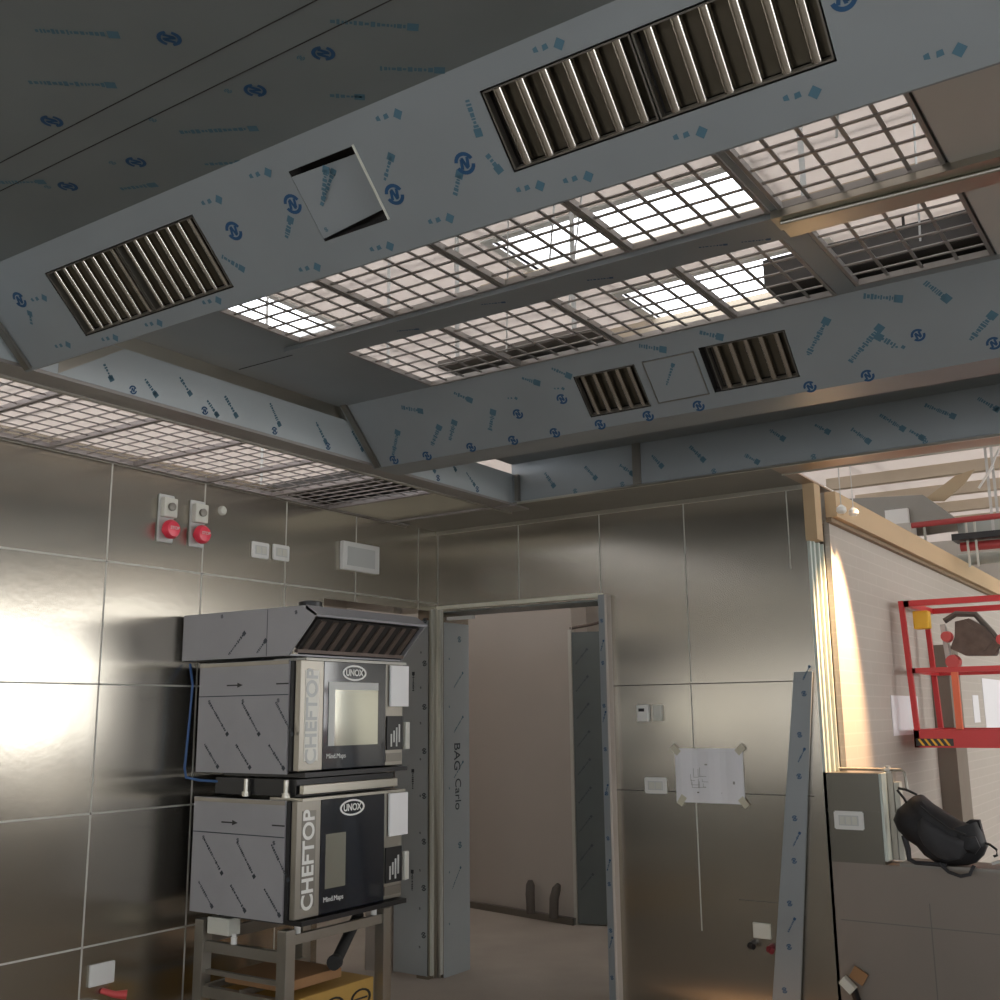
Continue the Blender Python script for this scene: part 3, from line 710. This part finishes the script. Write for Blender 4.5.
# back wall
t = thing('thermostat', 'white thermostat with small dark display and side box on the back wall', 'thermostat', (1.5, 0, 1.49))
MB().box(1.415, -.03, 1.50, 1.49, 0, 1.592, .008).build('housing', WHITE, t)
MB().box(1.43, -.032, 1.555, 1.465, -.0295, 1.572).build('display', BLACK, t)
MB().box(1.51, -.02, 1.503, 1.565, 0, 1.59, .006).build('side_box', WHITE2, t)
socket_plate((1.507, 0, 1.115), X, -Y, .135, .085, 'socket_plate', 'white double socket left of the taped paper on the back wall', 'socket')
socket_plate((2.545, 0, .975), X, -Y, .145, .088, 'socket_plate', 'white triple socket on the high end of the low wall', 'socket', None, 3)
t = thing('paper_notice', 'white paper sheet taped at its corners to the steel back wall', 'paper', (1.82, 0, 1.08))
P_ = MB(); NXp = 12
for i in range(NXp):
    xa = 1.627 + .388 * i / NXp; xb = 1.627 + .388 * (i + 1) / NXp
    fa = .004 + .004 * math.sin(i * 1.3); fb = .004 + .004 * math.sin((i + 1) * 1.3)
    P_.prism([(xa, -fa, 1.075), (xb, -fb, 1.075), (xb, -fb, 1.357), (xa, -fa, 1.357)], (0, -.0008, 0))
P_.build('sheet', PAPER, t)
for i, (x, z, a) in enumerate(((1.635, 1.35, .8), (2.005, 1.355, -.8), (1.66, 1.085, -.6), (2.01, 1.085, .7))):
    MB().obox((x, -.0115, z), (math.cos(a), 0, math.sin(a)), (-math.sin(a), 0, math.cos(a)), -Y, .035, .055, .001).build('tape', TAPE, t)
pl = MB(); random.seed(3)
for k in range(10):
    x = random.uniform(1.69, 1.80); z = random.uniform(1.15, 1.22); pl.box(x, -.0102, z, x + random.uniform(.01, .05), -.0095, z + .002)
    pl.box(x, -.0102, z, x + .002, -.0095, z + random.uniform(.01, .05))
pl.box(1.955, -.0102, 1.175, 1.966, -.0095, 1.19); pl.box(1.80, -.0102, 1.27, 1.815, -.0095, 1.277)
pl.build('drawing', LABEL_G, t)
t = thing('cover_plate', 'pale blank cover plate low on the back wall above two pipe stubs', 'cover', (2.06, 0, .40))
MB().box(2.02, -.012, .425, 2.115, 0, .50, .005).build('cover', WHITE2, t)
tag(MB().tube([(2.02, 0, .40), (2.02, -.05, .395)], .016).tube([(2.005, -.03, .39), (2.035, -.05, .39)], .014).build('pipe_stub', BLACK, smooth=True), 'black pipe stub low on the back wall', 'pipe')
tag(MB().tube([(2.115, 0, .39), (2.115, -.045, .385)], .017).tube([(2.105, -.03, .38), (2.13, -.05, .378)], .014).build('pipe_stub', mat('dark_red_plastic', (.2, .02, .03), .4), smooth=True), 'dark red pipe stub low on the back wall', 'pipe')
# small junction bits at the low wall bottom
t = thing('junction_box', 'open pale junction box with brown card at the foot of the low wall', 'box', (2.62, -.06, 0))
MB().obox((2.50, -.06, .27), (1, 0, -.9), (.9, 0, 1), -Y, .07, .04, .04).build('box', WHITE2, t)
MB().obox((2.545, -.03, .31), (1, 0, -.6), (.6, 0, 1), -Y, .07, .06, .01).build('card', CARD, t)
MB().tube([(2.53, -.03, 0), (2.53, -.03, .2), (2.52, -.05, .26)], .018).build('conduit', BLACK, t, True)

# ------------------------------------------------------------------ ovens
OX, OY = .791, -2.035
def oven(z0, z1, lab, lower):
    t = thing('combi_oven', lab, 'oven', (.46, -1.66, z0), 'stacked combi ovens')
    MB().box(.15, OY + .004, z0 + .01, .755, -1.285, z1 - .005, .004).build('body', BLACK, t)
    sd = MB().box(.15, OY - .004, z0 + (.0), .735, OY + .004, z1 - .0)
    SDo = sd.build('side_panel', FILM_OVEN, t)
    MB().box(.152, OY - .007, z1 - .155, .735, OY - .004, z1 - .151).build('panel_fold', INK3, SDo)
    MB().box(.152, OY - .007, z1 - .02, .735, OY - .004, z1 - .002).build('top_flange', STEEL_FRAME, SDo)
    pr = MB()
    for k in range(3):
        strip_text(pr, (.23 + k * .215, OY - .0045, z1 - .185), (.36 + k * .205, OY - .0045, z1 - .33), -Y, .016)
        strip_text(pr, (.205 + k * .21, OY - .0045, z1 - .37), (.305 + k * .21, OY - .0045, z1 - .475), -Y, .016)
        logo(pr, (.225 + k * .225, OY - .0045, z1 - .178), X, Z, -Y, .009)
    pr.build('film_print', INK3, SDo)
    za = z1 - .105; ar = MB(); ar.box(.66, OY - .0062, za - .003, .735, OY - .004, za + .003); ar.build('arrow_print', BLACK, SDo); ar = MB()
    ar.box(.34, OY - .0062, za - .003, .42, OY - .004, za + .003); ar.prism([(.41, OY - .004, za - .011), (.445, OY - .004, za), (.41, OY - .004, za + .011)], (0, -.002, 0))
    ar.build('arrow_print', BLACK, SDo)
    # front door: steel strip, label, glass
    d = MB(); d.box(.757, -2.022, z0 + .012, OX, -1.875, z1 - .002, .004); D = d.build('door', STEEL_FRAME, t)
    MB().box(OX, -1.992, z0 + .055, OX + .002, -1.907, z1 - .045).build('name_plate', LABEL_P if not lower else STEEL_D, D)
    tx = MB(); zc = (z0 + z1) / 2
    text_mesh(tx, 'CHEFTOP', .096, frame(V((OX + .003, -1.949, zc)), Z, -Y, X), .0008, 1.0, .0022)
    # lower name is white on grey, upper is covered by pale backing
    tx.build('name_lettering', LABEL_W if lower else GREY_PL, D)
    g = MB().box(.757, -1.873, z0 + .012, OX - .002, -1.440, z1 - .002, .004); G = g.build('door_glass', BLACKGL, t)
    if lower:
        w_ = MB().box(OX - .002, -1.84, z0 + .115, OX, -1.71, z0 + .345); w_.build('window', WINGL, G)
    else:
        w_ = MB().box(OX - .002, -1.84, z0 + .115, OX, -1.50, z0 + .40); w_.build('window', WINGL, G)
        MB().box(OX, -1.84, z0 + .365, OX + .0015, -1.50, z0 + .40).build('upper_band', GREY_PL, G)
        MB().box(OX, -1.84, z0 + .115, OX + .0015, -1.80, z0 + .365).build('inner_rack', GREY_PL, G)
    sc_ = MB(); text_mesh(sc_, 'Mind.Maps', .030, frame(V((OX, -1.785, z0 + .070)), Y, Z, X), .0006)
    sc_.build('script_lettering', LABEL_W, G)
    ov = MB(); K = 28; cc = V((OX, -1.67, z1 - .052))
    for k in range(K):
        a0 = 2 * math.pi * k / K; a1 = 2 * math.pi * (k + 1) / K
        q = [cc + Y * (A_ * math.cos(a)) + Z * (B_ * math.sin(a)) for a, A_, B_ in ((a0, .083, .036), (a1, .083, .036), (a1, .072, .028), (a0, .072, .028))]
        ov.prism(q, X * .001)
    text_mesh(ov, 'UNOX', .042, frame(cc + X * .0006, Y, Z, X), .0006, .95, .001)
    ov.build('badge', LABEL_W, G)
    # control side
    c = MB().box(.757, -1.438, z0 + .012, OX - .012, -1.300, z1 - .002, .003); Cc = c.build('control_column', STEEL_FRAME, t)
    MB().box(OX - .012, -1.425, z0 + .085, OX - .004, -1.308, z0 + .245).build('control_screen', BLACK, Cc)
    cb = MB()
    for k in range(4):
        cb.box(OX - .004, -1.40 + .02 * k, z0 + .10 + .02 * (k % 2), OX - .002, -1.39 + .02 * k, z0 + .16 + .015 * k)
    cb.build('icons', GREY_PL, Cc)
    MB().box(OX - .012, -1.43, z0 + .03, OX - .006, -1.312, z0 + .07).build('lower_vent', STEEL_D, Cc)
    MB().box(OX - .008, -1.408, z1 - .205, OX + .004, -1.272, z1 - .008, .002).build('film_flap', mat('white_film_flap', (.88, .88, .88), .5), t)
    MB().box(OX - .02, -1.287, z0 + .085, OX, -1.256, z0 + .215, .003).build('handle', WHITE2, t)
    MB().box(.60, -2.0, z1 - .004, OX + .01, -1.30, z1 + .008).build('top_edge', JOINT if not lower else STEEL, t)
    MB().box(.30, -2.0, z0 - .014, OX + .02, -1.30, z0 + .006).build('drip_tray', BLACK, t)
    return t
oven(.69, 1.19, 'lower black and steel combi oven standing on the low frame', True)
oven(1.30, 1.795, 'upper combi oven under the canopy with a wide pale window', False)
# spacer kit between ovens
t = thing('stacking_kit', 'dark stacking frame with steel front bar between the two ovens', 'stacking frame', (.45, -1.66, 1.20))
MB().box(.22, -1.98, 1.203, .74, -1.32, 1.275).build('frame', BLACK, t)
MB().box(.76, -1.98, 1.212, .785, -1.34, 1.252, .003).build('front_bar', STEEL, t)
for x, y in ((.45, -2.0), (.70, -2.0)):
    MB().dome((x, y, 1.198), Z, [(0, .02), (.02, .02), (.02, .012), (.075, .012)]).build('spacer', STEEL, t, True)
# canopy
t = thing('oven_canopy', 'filmed steel extractor canopy on top of the upper oven', 'canopy', (.46, -1.65, 1.80))
c = MB(); y0, y1 = -2.05, -1.27
c.prism([(.03, y0, 1.812), (.74, y0, 1.812), (.905, y0, 1.985), (.84, y0, 2.028), (.03, y0, 2.03)], (0, .006, 0))
c.prism([(.03, y1, 1.812), (.74, y1, 1.812), (.905, y1, 1.985), (.84, y1, 2.028), (.03, y1, 2.03)], (0, -.006, 0))
c.prism([(.03, y0 + .006, 2.030), (.84, y0 + .006, 2.028), (.84, y0 + .006, 2.022), (.03, y0 + .006, 2.024)], (0, y1 - y0 - .012, 0))
c.prism([(.03, y0 + .006, 1.812), (.74, y0 + .006, 1.812), (.74, y0 + .006, 1.820), (.03, y0 + .006, 1.820)], (0, y1 - y0 - .012, 0))
CB = c.build('housing', FILM_OVEN, t)
MB().prism([(.84, y0, 2.029), (.91, y0, 1.985), (.905, y0, 1.975), (.835, y0, 2.015)], (0, y1 - y0, 0)).build('front_lip', FILM_OVEN, t)
g = MB(); g.prism([(.76, y0 + .03, 1.838), (.745, y0 + .03, 1.852), (.87, y0 + .03, 1.975), (.882, y0 + .03, 1.967)], (0, y1 - y0 - .06, 0)); g.build('filter_bed', DARK, t)
d = V((.122, 0, .129)).normalized(); nn = V((.129, 0, -.122)).normalized()
for k in range(9):
    yy = y0 + .07 + k * (y1 - y0 - .14) / 8
    MB().obox(V((.822, yy, 1.902)) + nn * .004, d, Y, nn, .168, .03, .008).build('slat', RUST, t)
MB().bar((.765, y0 + .02, 1.832), (.765, y1 - .02, 1.832), .02, .016).build('bottom_bar', RUST, t)
MB().dome((.70, -1.88, 2.028), Z, [(0, .055), (.035, .055), (.04, .04)]).build('flue_collar', BLACK, t, True)
pr = MB(); strip_text(pr, (.355, y0, 1.83), (.461, y0, 1.93), -Y, .018); strip_text(pr, (.54, y0, 1.83), (.60, y0, 1.89), -Y, .018); logo(pr, (.78, y0, 2.0), X, Z, -Y, .009); logo(pr, (.30, y0, 2.01), X, Z, -Y, .009)
pr.build('film_print', INK3, CB)
MB().box(.60, y0 - .001, 1.815, .603, y0, 2.025).build('fold_line', INK3, t)
# hose behind the ovens
tag(MB().tube([(.03, -2.0, 1.80), (.09, -2.03, 1.7), (.09, -2.04, 1.5), (.085, -2.05, 1.32), (.11, -2.06, 1.275), (.17, -2.03, 1.262), (.24, -1.97, 1.255)], .006, 8).build('water_hose', BLUE, smooth=True), 'thin blue hose hanging behind the ovens on the left wall', 'hose')
# stand
t = thing('oven_stand', 'open steel stand with rails under the ovens', 'stand', (.46, -1.66, 0))
for x, y in ((.20, -1.995), (.72, -1.995), (.72, -1.36), (.20, -1.36)):
    q = .028
    MB().box(x - q, y - q, 0, x + q, y + q, .655, .003).build('leg', STEEL_FRAME, t)
for z in (.52, .33):
    MB().box(.228, -2.01, z, .692, -1.98, z + .045).build('side_rail', STEEL_FRAME, t)
MB().box(.228, -2.0, .425, .692, -1.98, .445).build('side_rail', STEEL_FRAME, t)
MB().box(.71, -1.967, .59, .735, -1.388, .63).build('front_rail', STEEL_FRAME, t)
MB().box(.19, -1.967, .55, .215, -1.388, .60).build('rear_rail', STEEL_D, t)
MB().box(.23, -2.0, .36, .25, -1.38, .385).box(.45, -2.0, .36, .47, -1.38, .385).build('shelf_bar', STEEL_FRAME, t)
for x, y in ((.72, -1.93), (.72, -1.43), (.40, -1.995)):
    MB().dome((x, y, .632 if y > -1.99 else .566), Z, [(0, .014), (.028, .014), (.03, .01), (.042, .01)]).build('oven_foot', WHITE, t, True)
tag(MB().box(.25, -2.02, .60, .39, -1.95, .672, .004).build('drain_box', WHITE2), 'pale drain box under the lower oven side', 'box')
# boxes on the stand shelf
def tubebox(x0, y0, z0, x1, y1, z1, m, lab, rings):
    t = thing('cardboard_box', lab, 'box', ((x0 + x1) / 2, (y0 + y1) / 2, z0), 'boxes under the ovens')
    MB().box(x0, y0, z0, x1, y1, z1, .006).build('carton', m, t)
    for k in range(rings):
        yy = y0 + (k + .5) * (y1 - y0) / rings
        mb = MB(); K = 18; zc = (z0 + z1) / 2
        for i in range(K):
            a0 = 2 * math.pi * i / K; a1 = 2 * math.pi * (i + 1) / K
            mb.prism([V((x1, yy + math.cos(a) * r, zc + math.sin(a) * r * .6)) for a, r in ((a0, .07), (a1, .07), (a1, .055), (a0, .055))], X * .002)
        mb.box(x1, yy - .045, zc - .004, x1 + .002, yy + .045, zc + .004)
        mb.build('ring_print', BLACK, t)
tubebox(.30, -1.95, .388, .68, -1.60, .43, CARD, 'flat reddish brown carton on the stand shelf', 0)
tubebox(.26, -1.94, .20, .70, -1.40, .355, CARD2, 'ochre carton with black ring prints in the oven stand', 3)
tag(MB().tube([(.70, -1.66, .468), (.60, -1.40, .62)], .026, 14).tube([(.712, -1.69, .466), (.70, -1.66, .468)], .033, 14).build('drain_tube', RUBBER, smooth=True), 'black drain tube slanting down onto the cartons', 'tube')

# ------------------------------------------------------------------ backpack on the sill
t = thing('backpack', 'black backpack slumped on the sill of the low wall', 'backpack', (2.95, .03, .835))
OUT = [(2.817, 1.111), (2.857, 1.148), (2.894, 1.152), (2.94, 1.115), (3.007, 1.067), (3.066, 1.034), (3.109, 1.027), (3.131, 1.037), (3.156, .985), (3.168, .924), (3.147, .888), (3.11, .853), (3.073, .838), (3.002, .836), (2.942, .838), (2.888, .872), (2.851, .915), (2.808, .949), (2.769, .984), (2.754, 1.03), (2.772, 1.077)]
def pouch(name, m, outline, yc, half, parent, seed=1, n=7, wob=.004, cx_=None, sub=2):
    """stuffed cloth shape: outline in x z, rounded towards front and back"""
    rnd = random.Random(seed); N_ = len(outline)
    gx = sum(p_[0] for p_ in outline) / N_; gz = sum(p_[1] for p_ in outline) / N_
    mb = MB(); rings = []
    for i in range(n):
        a = math.pi * (i + .5) / n; k = math.sin(a) ** .45; y = yc - math.cos(a) * half
        rings.append([mb.bm.verts.new((gx + (px - gx) * k + rnd.uniform(-wob, wob), y + rnd.uniform(-wob, wob), gz + (pz - gz) * k + rnd.uniform(-wob, wob))) for px, pz in outline])
    for a, b in zip(rings, rings[1:]):
        for j_ in range(N_): mb.bm.faces.new((a[j_], a[(j_ + 1) % N_], b[(j_ + 1) % N_], b[j_]))
    for rg, s_ in ((rings[0], -1), (rings[-1], 1)):
        c_ = mb.bm.verts.new((gx, yc + s_ * half * 1.0, gz))
        for j_ in range(N_): mb.bm.faces.new((rg[j_], rg[(j_ + 1) % N_], c_))
    bmesh.ops.subdivide_edges(mb.bm, edges=mb.bm.edges[:], cuts=1, use_grid_fill=True, smooth=.6)
    return mb.build(name, m, parent, True)
pouch('main_body', CLOTH, OUT, .01, .07, t, 4)
pouch('front_pocket', CLOTH2, [(2.90, 1.06), (2.96, 1.02), (3.04, .975), (3.09, .955), (3.10, .91), (3.06, .87), (3.0, .862), (2.95, .875), (2.90, .92), (2.87, .98), (2.875, 1.04)], -.045, .030, t, 9, 5, .003)
pouch('side_pocket', CLOTH, [(3.03, 1.01), (3.09, .985), (3.13, .98), (3.145, .93), (3.12, .895), (3.08, .90), (3.04, .94)], -.035, .032, t, 5, 5, .003)
MB().tube([(2.90, -.062, 1.105), (2.95, -.066, 1.06), (3.02, -.066, 1.01), (3.09, -.06, .985)], .004, 6).build('zip_seam', RUBBER, t, True)
MB().tube([(2.875, .0, 1.15), (2.83, .0, 1.172), (2.79, .0, 1.178), (2.785, .0, 1.17), (2.815, .0, 1.13), (2.825, .0, 1.11)], .006, 8).build('haul_loop', RUBBER, t, True)
MB().tube([(2.80, .0, .96), (2.815, -.01, .90), (2.82, -.02, .855), (2.85, -.03, .843), (2.93, -.04, .843), (2.99, -.045, .842)], [.014, .014, .012, .01, .01, .01], 8).build('shoulder_strap', CLOTH2, t, True)
MB().tube([(2.96, -.05, .85), (3.0, -.06, .815), (3.05, -.06, .80), (3.09, -.06, .81), (3.11, -.05, .85)], .008, 8).build('hanging_strap', CLOTH2, t, True)
MB().tube([(3.14, .0, .95), (3.18, -.01, .94), (3.205, -.01, .92), (3.205, -.01, .895), (3.19, -.01, .89)], .006, 8).build('side_strap', RUBBER, t, True)
MB().prism([(3.06, .0, 1.02), (3.10, .0, 1.045), (3.14, 0, 1.045), (3.15, .0, .98)], (0, .04, 0)).build('buckle_flap', CLOTH, t)
tag(MB().bar((3.16, .1, .845), (3.33, .12, .90), .03, .012).build('grey_tool', GREY_PL), 'grey tool tip lying on the sill at the right picture edge', 'tool')

# ------------------------------------------------------------------ hall beyond the opening
tag(MB().box(2.434, -.03, 2.42, 2.495, .07, 2.719).build('timber_post', WOOD), 'short raw timber post at the head of the opening', 'post')
t = thing('timber_beam', 'long raw timber beam along the top of the hall wall', 'beam', (2.5, 4, 2.53))
MB().box(2.501, .12, 2.555, 2.56, 9, 2.69).build('beam', WOOD, t)
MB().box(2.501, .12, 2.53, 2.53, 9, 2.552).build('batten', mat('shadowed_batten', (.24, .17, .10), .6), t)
# pendants (unlit; the wall's warm glow comes from the added spot)
for i, (x, y, z) in enumerate(((2.62, -.0, 2.565), (2.62, .22, 2.585))):
    t = thing('hanging_lamp', 'small white hanging work lamp in the hall, %s' % ('nearer the timber post' if i == 0 else 'farther from the timber post'), 'lamp', (x, y, z), 'hanging lamps in the hall')
    MB().tube([(x, y, z + .02), (x, y, RZ - .17)], .0025, 6).build('cord', GREY_PL, t)
    MB().dome((x, y, z - .02), Z, [(0, .016), (.012, .026), (.03, .024), (.045, .008)]).build('shade', WHITE, t, True)
t = thing('spot_lamp', 'black spot lamp hanging above the head strip of the hall opening', 'lamp', (2.95, .2, 3.0))  # unseen fixture added to carry the glow on the hall wall
MB().tube([(2.96, .2, 3.03), (3.01, .2, 3.16)], .035, 14).build('housing', BLACK, t, True)
MB().tube([(3.01, .2, 3.16), (3.01, .2, RZ)], .008).build('stem', BLACK, t, True)
# column on hall wall
tag(MB().box(2.501, 2.22, 0, 2.62, 2.56, 1.98).build('grey_column', COLUMN), 'grey brown metal column against the hall wall behind the lift', 'column')
def sheet(y0, y1, z0, z1, lab):
    tag(MB().box(2.501, y0, z0, 2.504, y1, z1).build('wall_paper_sheet', PAPER), lab, 'paper', 'papers on the hall wall')
sheet(1.13, 1.78, 1.40, 1.635, 'large white paper on the hall wall seen through the left frame of the lift')
sheet(3.55, 3.78, 1.45, 1.66, 'narrow white paper on the hall wall behind the lift')
sheet(4.0, 5.3, 1.36, 1.80, 'tall white paper on the hall wall at the right picture edge')
# red platform lift
t = thing('scissor_lift', 'red platform lift with guard rails and hazard stripes in the hall', 'lift', (3.6, 1.6, 0))
LX0, LX1, LY0, LY1 = 2.60, 4.6, 1.28, 1.95
zb, zt, zm = 1.33, 2.20, 1.795
MB().box(LX0 - .02, LY0, zb, LX1, LY0 + .03, zb + .105).box(LX0 - .02, LY1 - .03, zb, LX1, LY1, zb + .105).box(LX0 - .02, LY0, zb, LX0 + .01, LY1, zb + .105).build('toe_board', RED, t)
MB().box(LX0, LY0 + .03, zb, LX1, LY1 - .03, zb + .02).build('platform_deck', STEEL_D, t)
for y in (LY0, LY1 - .035):
    MB().box(LX0 - .02, y, zt - .035, LX1, y + .035, zt).build('top_rail', RED, t)
    MB().box(LX0, y, zm - .03, LX1, y + .03, zm).build('mid_rail', RED, t)
for y in (LY0 + .01, LY1 - .03):
    MB().bar((LX0, y, zb + .1), (LX0 - .03, y, zt), .03, .03).build('corner_post', RED, t)
for x in (LX0 + .22, LX0 + 1.1):
    MB().box(x, LY0 + .0, zb + .1, x + .035, LY0 + .035, zm - .03).build('short_post', ORANGE, t)
MB().box(LX0 - .02, LY0, zt - .035, LX0 + .015, LY1, zt).box(LX0 - .01, LY0, zm - .03, LX0 + .02, LY1, zm).build('end_rail', RED, t)
hz = MB()
for k in range(5):
    x = LX0 + .0 + k * .036; hz.prism([(x, LY0 - .001, zb + .05), (x + .014, LY0 - .001, zb + .05), (x + .040, LY0 - .001, zb + .012), (x + .026, LY0 - .001, zb + .012)], (0, -.002, 0))
HZ1 = hz
hz = MB(); hz.box(LX0 - .01, LY0 - .0008, zb + .01, LX0 + .2, LY0, zb + .052); hz.build('hazard_ground', BLACK, t); HZ1.build('hazard_stripes', YEL, t)
for s in (0, 1):
    for k in range(3):
        z0 = .35 + k * .32; y = LY0 + .15 + s * .35
        MB().bar((3.35, y, z0), (4.5, y, z0 + .32), .04, .06).build('scissor_arm', RED, t)
        MB().bar((4.5, y + .05, z0), (3.35, y + .05, z0 + .32), .04, .06).build('scissor_arm', RED, t)
MB().box(3.25, LY0 + .05, .12, 4.6, LY1 - .05, .36, .02).build('chassis', RED, t)
for x in (3.5, 4.35):
    for y in (LY0 + .02, LY1 - .12):
        MB().dome((x, y, .14), Y, [(0, .14), (.1, .14)]).build('wheel', RUBBER, t, True)
MB().box(LX0 + .02, LY0 + .05, zt - .17, LX0 + .11, LY0 + .13, zt - .06, .01).build('yellow_box', YEL, t)
# drill press like machine parts on the platform rail
t = thing('core_drill', 'worn metal drilling machine with red caps hanging in the lift basket', 'machine', (LX0 + .33, LY0 + .25, zb + .5))
cx, cy = LX0 + .30, LY0 + .2
MB().obox((cx + .04, cy, 1.98), (1, 0, -.9), (.9, 0, 1), Y, .20, .08, .12).build('motor', RUST, t)
MB().prism([(cx - .10, cy - .05, 1.91), (cx - .02, cy - .05, 1.865), (cx + .14, cy - .05, 1.86), (cx + .18, cy - .05, 1.92), (cx + .10, cy - .05, 2.03), (cx + .02, cy - .05, 2.085), (cx - .06, cy - .05, 2.07), (cx - .07, cy - .05, 1.98)], (0, .1, 0)).build('gear_case', RUST, t)
MB().tube([(cx - .13, cy, 2.08), (cx - .06, cy, 2.12), (cx + .05, cy, 2.11), (cx + .13, cy, 2.0), (cx + .17, cy, 1.93)], .018, 8).build('handle', BOOT, t, True)
MB().dome((cx - .11, cy - .05, 1.98), -Y, [(0, .035), (.05, .03)]).build('red_cap', PINK, t, True)
MB().dome((cx + .19, cy - .02, 1.95), -Y, [(0, .035), (.05, .03)]).build('red_cap', PINK, t, True)
MB().dome((cx - .09, cy - .03, 1.83), -Y, [(0, .045), (.05, .04)]).build('red_cap', PINK, t, True)
MB().bar((cx - .12, cy, zm + .002), (cx - .14, cy, 2.06), .04, .03).build('stand_bar', GREY_PL, t)
MB().dome((cx + .20, cy, 1.88), -Y, [(0, .03), (.06, .03)]).build('spigot', GREY_PL, t, True)
# services in the hall ceiling
tag(MB().tube([(2.06, 2.95, 2.93), (4.6, 2.95, 2.955)], .022, 12).build('sprinkler_pipe', REDPIPE, smooth=True), 'red sprinkler pipe running under the hall roof', 'pipe', 'red pipes in the hall')
tag(MB().tube([(2.60, 3.14, 2.76), (4.6, 3.14, 2.76)], .035, 12).build('sprinkler_pipe', REDPIPE, smooth=True), 'thick dark red pipe below the black ducts in the hall', 'pipe', 'red pipes in the hall')
duct('galvanised flat duct under the red pipe', GALV, 2.56, 3.3, 2.87, 5.0, 3.9, 2.98)
duct('black cable tray beneath the galvanised duct', BLACK, 2.56, 3.03, 2.80, 5.0, 3.25, 2.85, 'cable_tray')['category'] = 'tray'
tag(MB().tube([(2.38, 4.2, 2.80), (5.0, 4.2, 2.83)], .05, 12).build('insulated_pipe', GALV, smooth=True), 'silver insulated pipe behind the black tray', 'pipe')
t = thing('ceiling_panel', 'bent grey sheet metal panel with white front hanging over the timber beam', 'panel', (2.2, 3.0, 3.0))
MB().prism([(1.80, 3.05, 3.22), (2.38, 3.05, 3.18), (2.60, 3.05, 2.97), (2.12, 3.05, 2.95)], (0, .6, -.0)).build('sheet', STEEL_D, t)
MB().box(2.10, 2.99, 2.96, 2.27, 3.04, 3.08).build('white_front', WHITE, t)
for x in (2.10, 2.40, 2.46):
    tag(MB().box(x + .25, 3.1, 2.60, x + .265, 3.115, 2.96).build('hanger_rod', WHITE2), 'white hanger rod in front of the hall ducts', 'rod', 'hanger rods in the hall')
tag(MB().bar((2.79, 3, 3.17), (2.90, 3, 3.32), .03, .012).build('loose_strip', WHITE), 'white loose strip dangling from the hall roof', 'strip')
tag(MB().tube([(2.88, 3, 3.295), (2.93, 3, 3.40), (3.05, 3, 3.6), (3.2, 3.1, RZ - .005)], .008).build('loose_cable', GREY_PL, smooth=True), 'thin cable holding the dangling white strip', 'cable')
tag(MB().prism([(2.34, 3.2, 3.16), (2.60, 3.2, 3.33), (2.74, 3.2, 3.36), (2.66, 3.2, 3.26), (2.50, 3.2, 3.14)], (0, .02, 0)).build('torn_foil', mat('tan_foil', (.45, .35, .22), .6)), 'torn tan foil hanging from the hall roof', 'foil')

# ------------------------------------------------------------------ lights
def area(name, loc, rot, sx, sy, e, col=(1, 1, 1)):
    l = bpy.data.lights.new(name, 'AREA'); l.shape = 'RECTANGLE'; l.size = sx; l.size_y = sy; l.energy = e; l.color = col
    o = bpy.data.objects.new(name, l); COL.objects.link(o); o.location = loc; o.rotation_euler = rot
    return o
R90 = math.pi / 2
area('window_daylight', (10.25, 2.4, 2.12), (0, R90, 0), 1.7, 3.5, 76, (1, .97, .90))  # area lights added at unseen openings, standing in for daylight
area('window_daylight', (10.25, 6.7, 2.12), (0, R90, 0), 1.7, 3.4, 70, (1, .97, .90))
area('window_daylight', (8.05, -5.0, 1.6), (0, R90, 0), 1.3, 2.9, 30, (.95, .98, 1))
area('window_daylight', (2.2, -8.25, 1.65), (R90, 0, 0), 1.9, 1.2, 9, (1, .98, .93))
area('window_daylight', (5.25, -8.25, 1.65), (R90, 0, 0), 2.4, 1.2, 16, (1, .98, .93))
sp = bpy.data.lights.new('work_lamp', 'SPOT'); sp.energy = 900; sp.color = (1, .60, .32); sp.spot_size = math.radians(34); sp.spot_blend = .75; sp.shadow_soft_size = .03  # spot added to make the warm glow on the hall wall
o = bpy.data.objects.new('work_lamp', sp); COL.objects.link(o); o.location = (2.95, .20, 3.0); o.rotation_euler = (V((2.5, .22, 1.80)) - V(o.location)).to_track_quat('-Z', 'Y').to_euler()
w = bpy.data.worlds.new('sky'); SC.world = w; w.use_nodes = True
w.node_tree.nodes['Background'].inputs[0].default_value = (.92, .95, 1, 1); w.node_tree.nodes['Background'].inputs[1].default_value = 3.9

# ------------------------------------------------------------------ camera
cam = bpy.data.cameras.new('camera'); co = bpy.data.objects.new('camera', cam); COL.objects.link(co)
RW = Matrix(((0.827882, 0.119874, 0.547943), (0.560805, -0.158704, -0.812595), (-0.010448, 0.980022, -0.198614)))
M = RW.to_4x4(); M.translation = V((4.1798, -5.4640, 1.5400))
co.matrix_world = M; cam.sensor_width = 36; cam.lens = 38.34; cam.clip_start = .05; cam.clip_end = 100
SC.camera = co
SC.view_settings.view_transform = 'Standard'; SC.view_settings.look = 'None'; SC.view_settings.gamma = 1; SC.view_settings.use_curve_mapping = False
SC.view_settings.exposure = 0.15
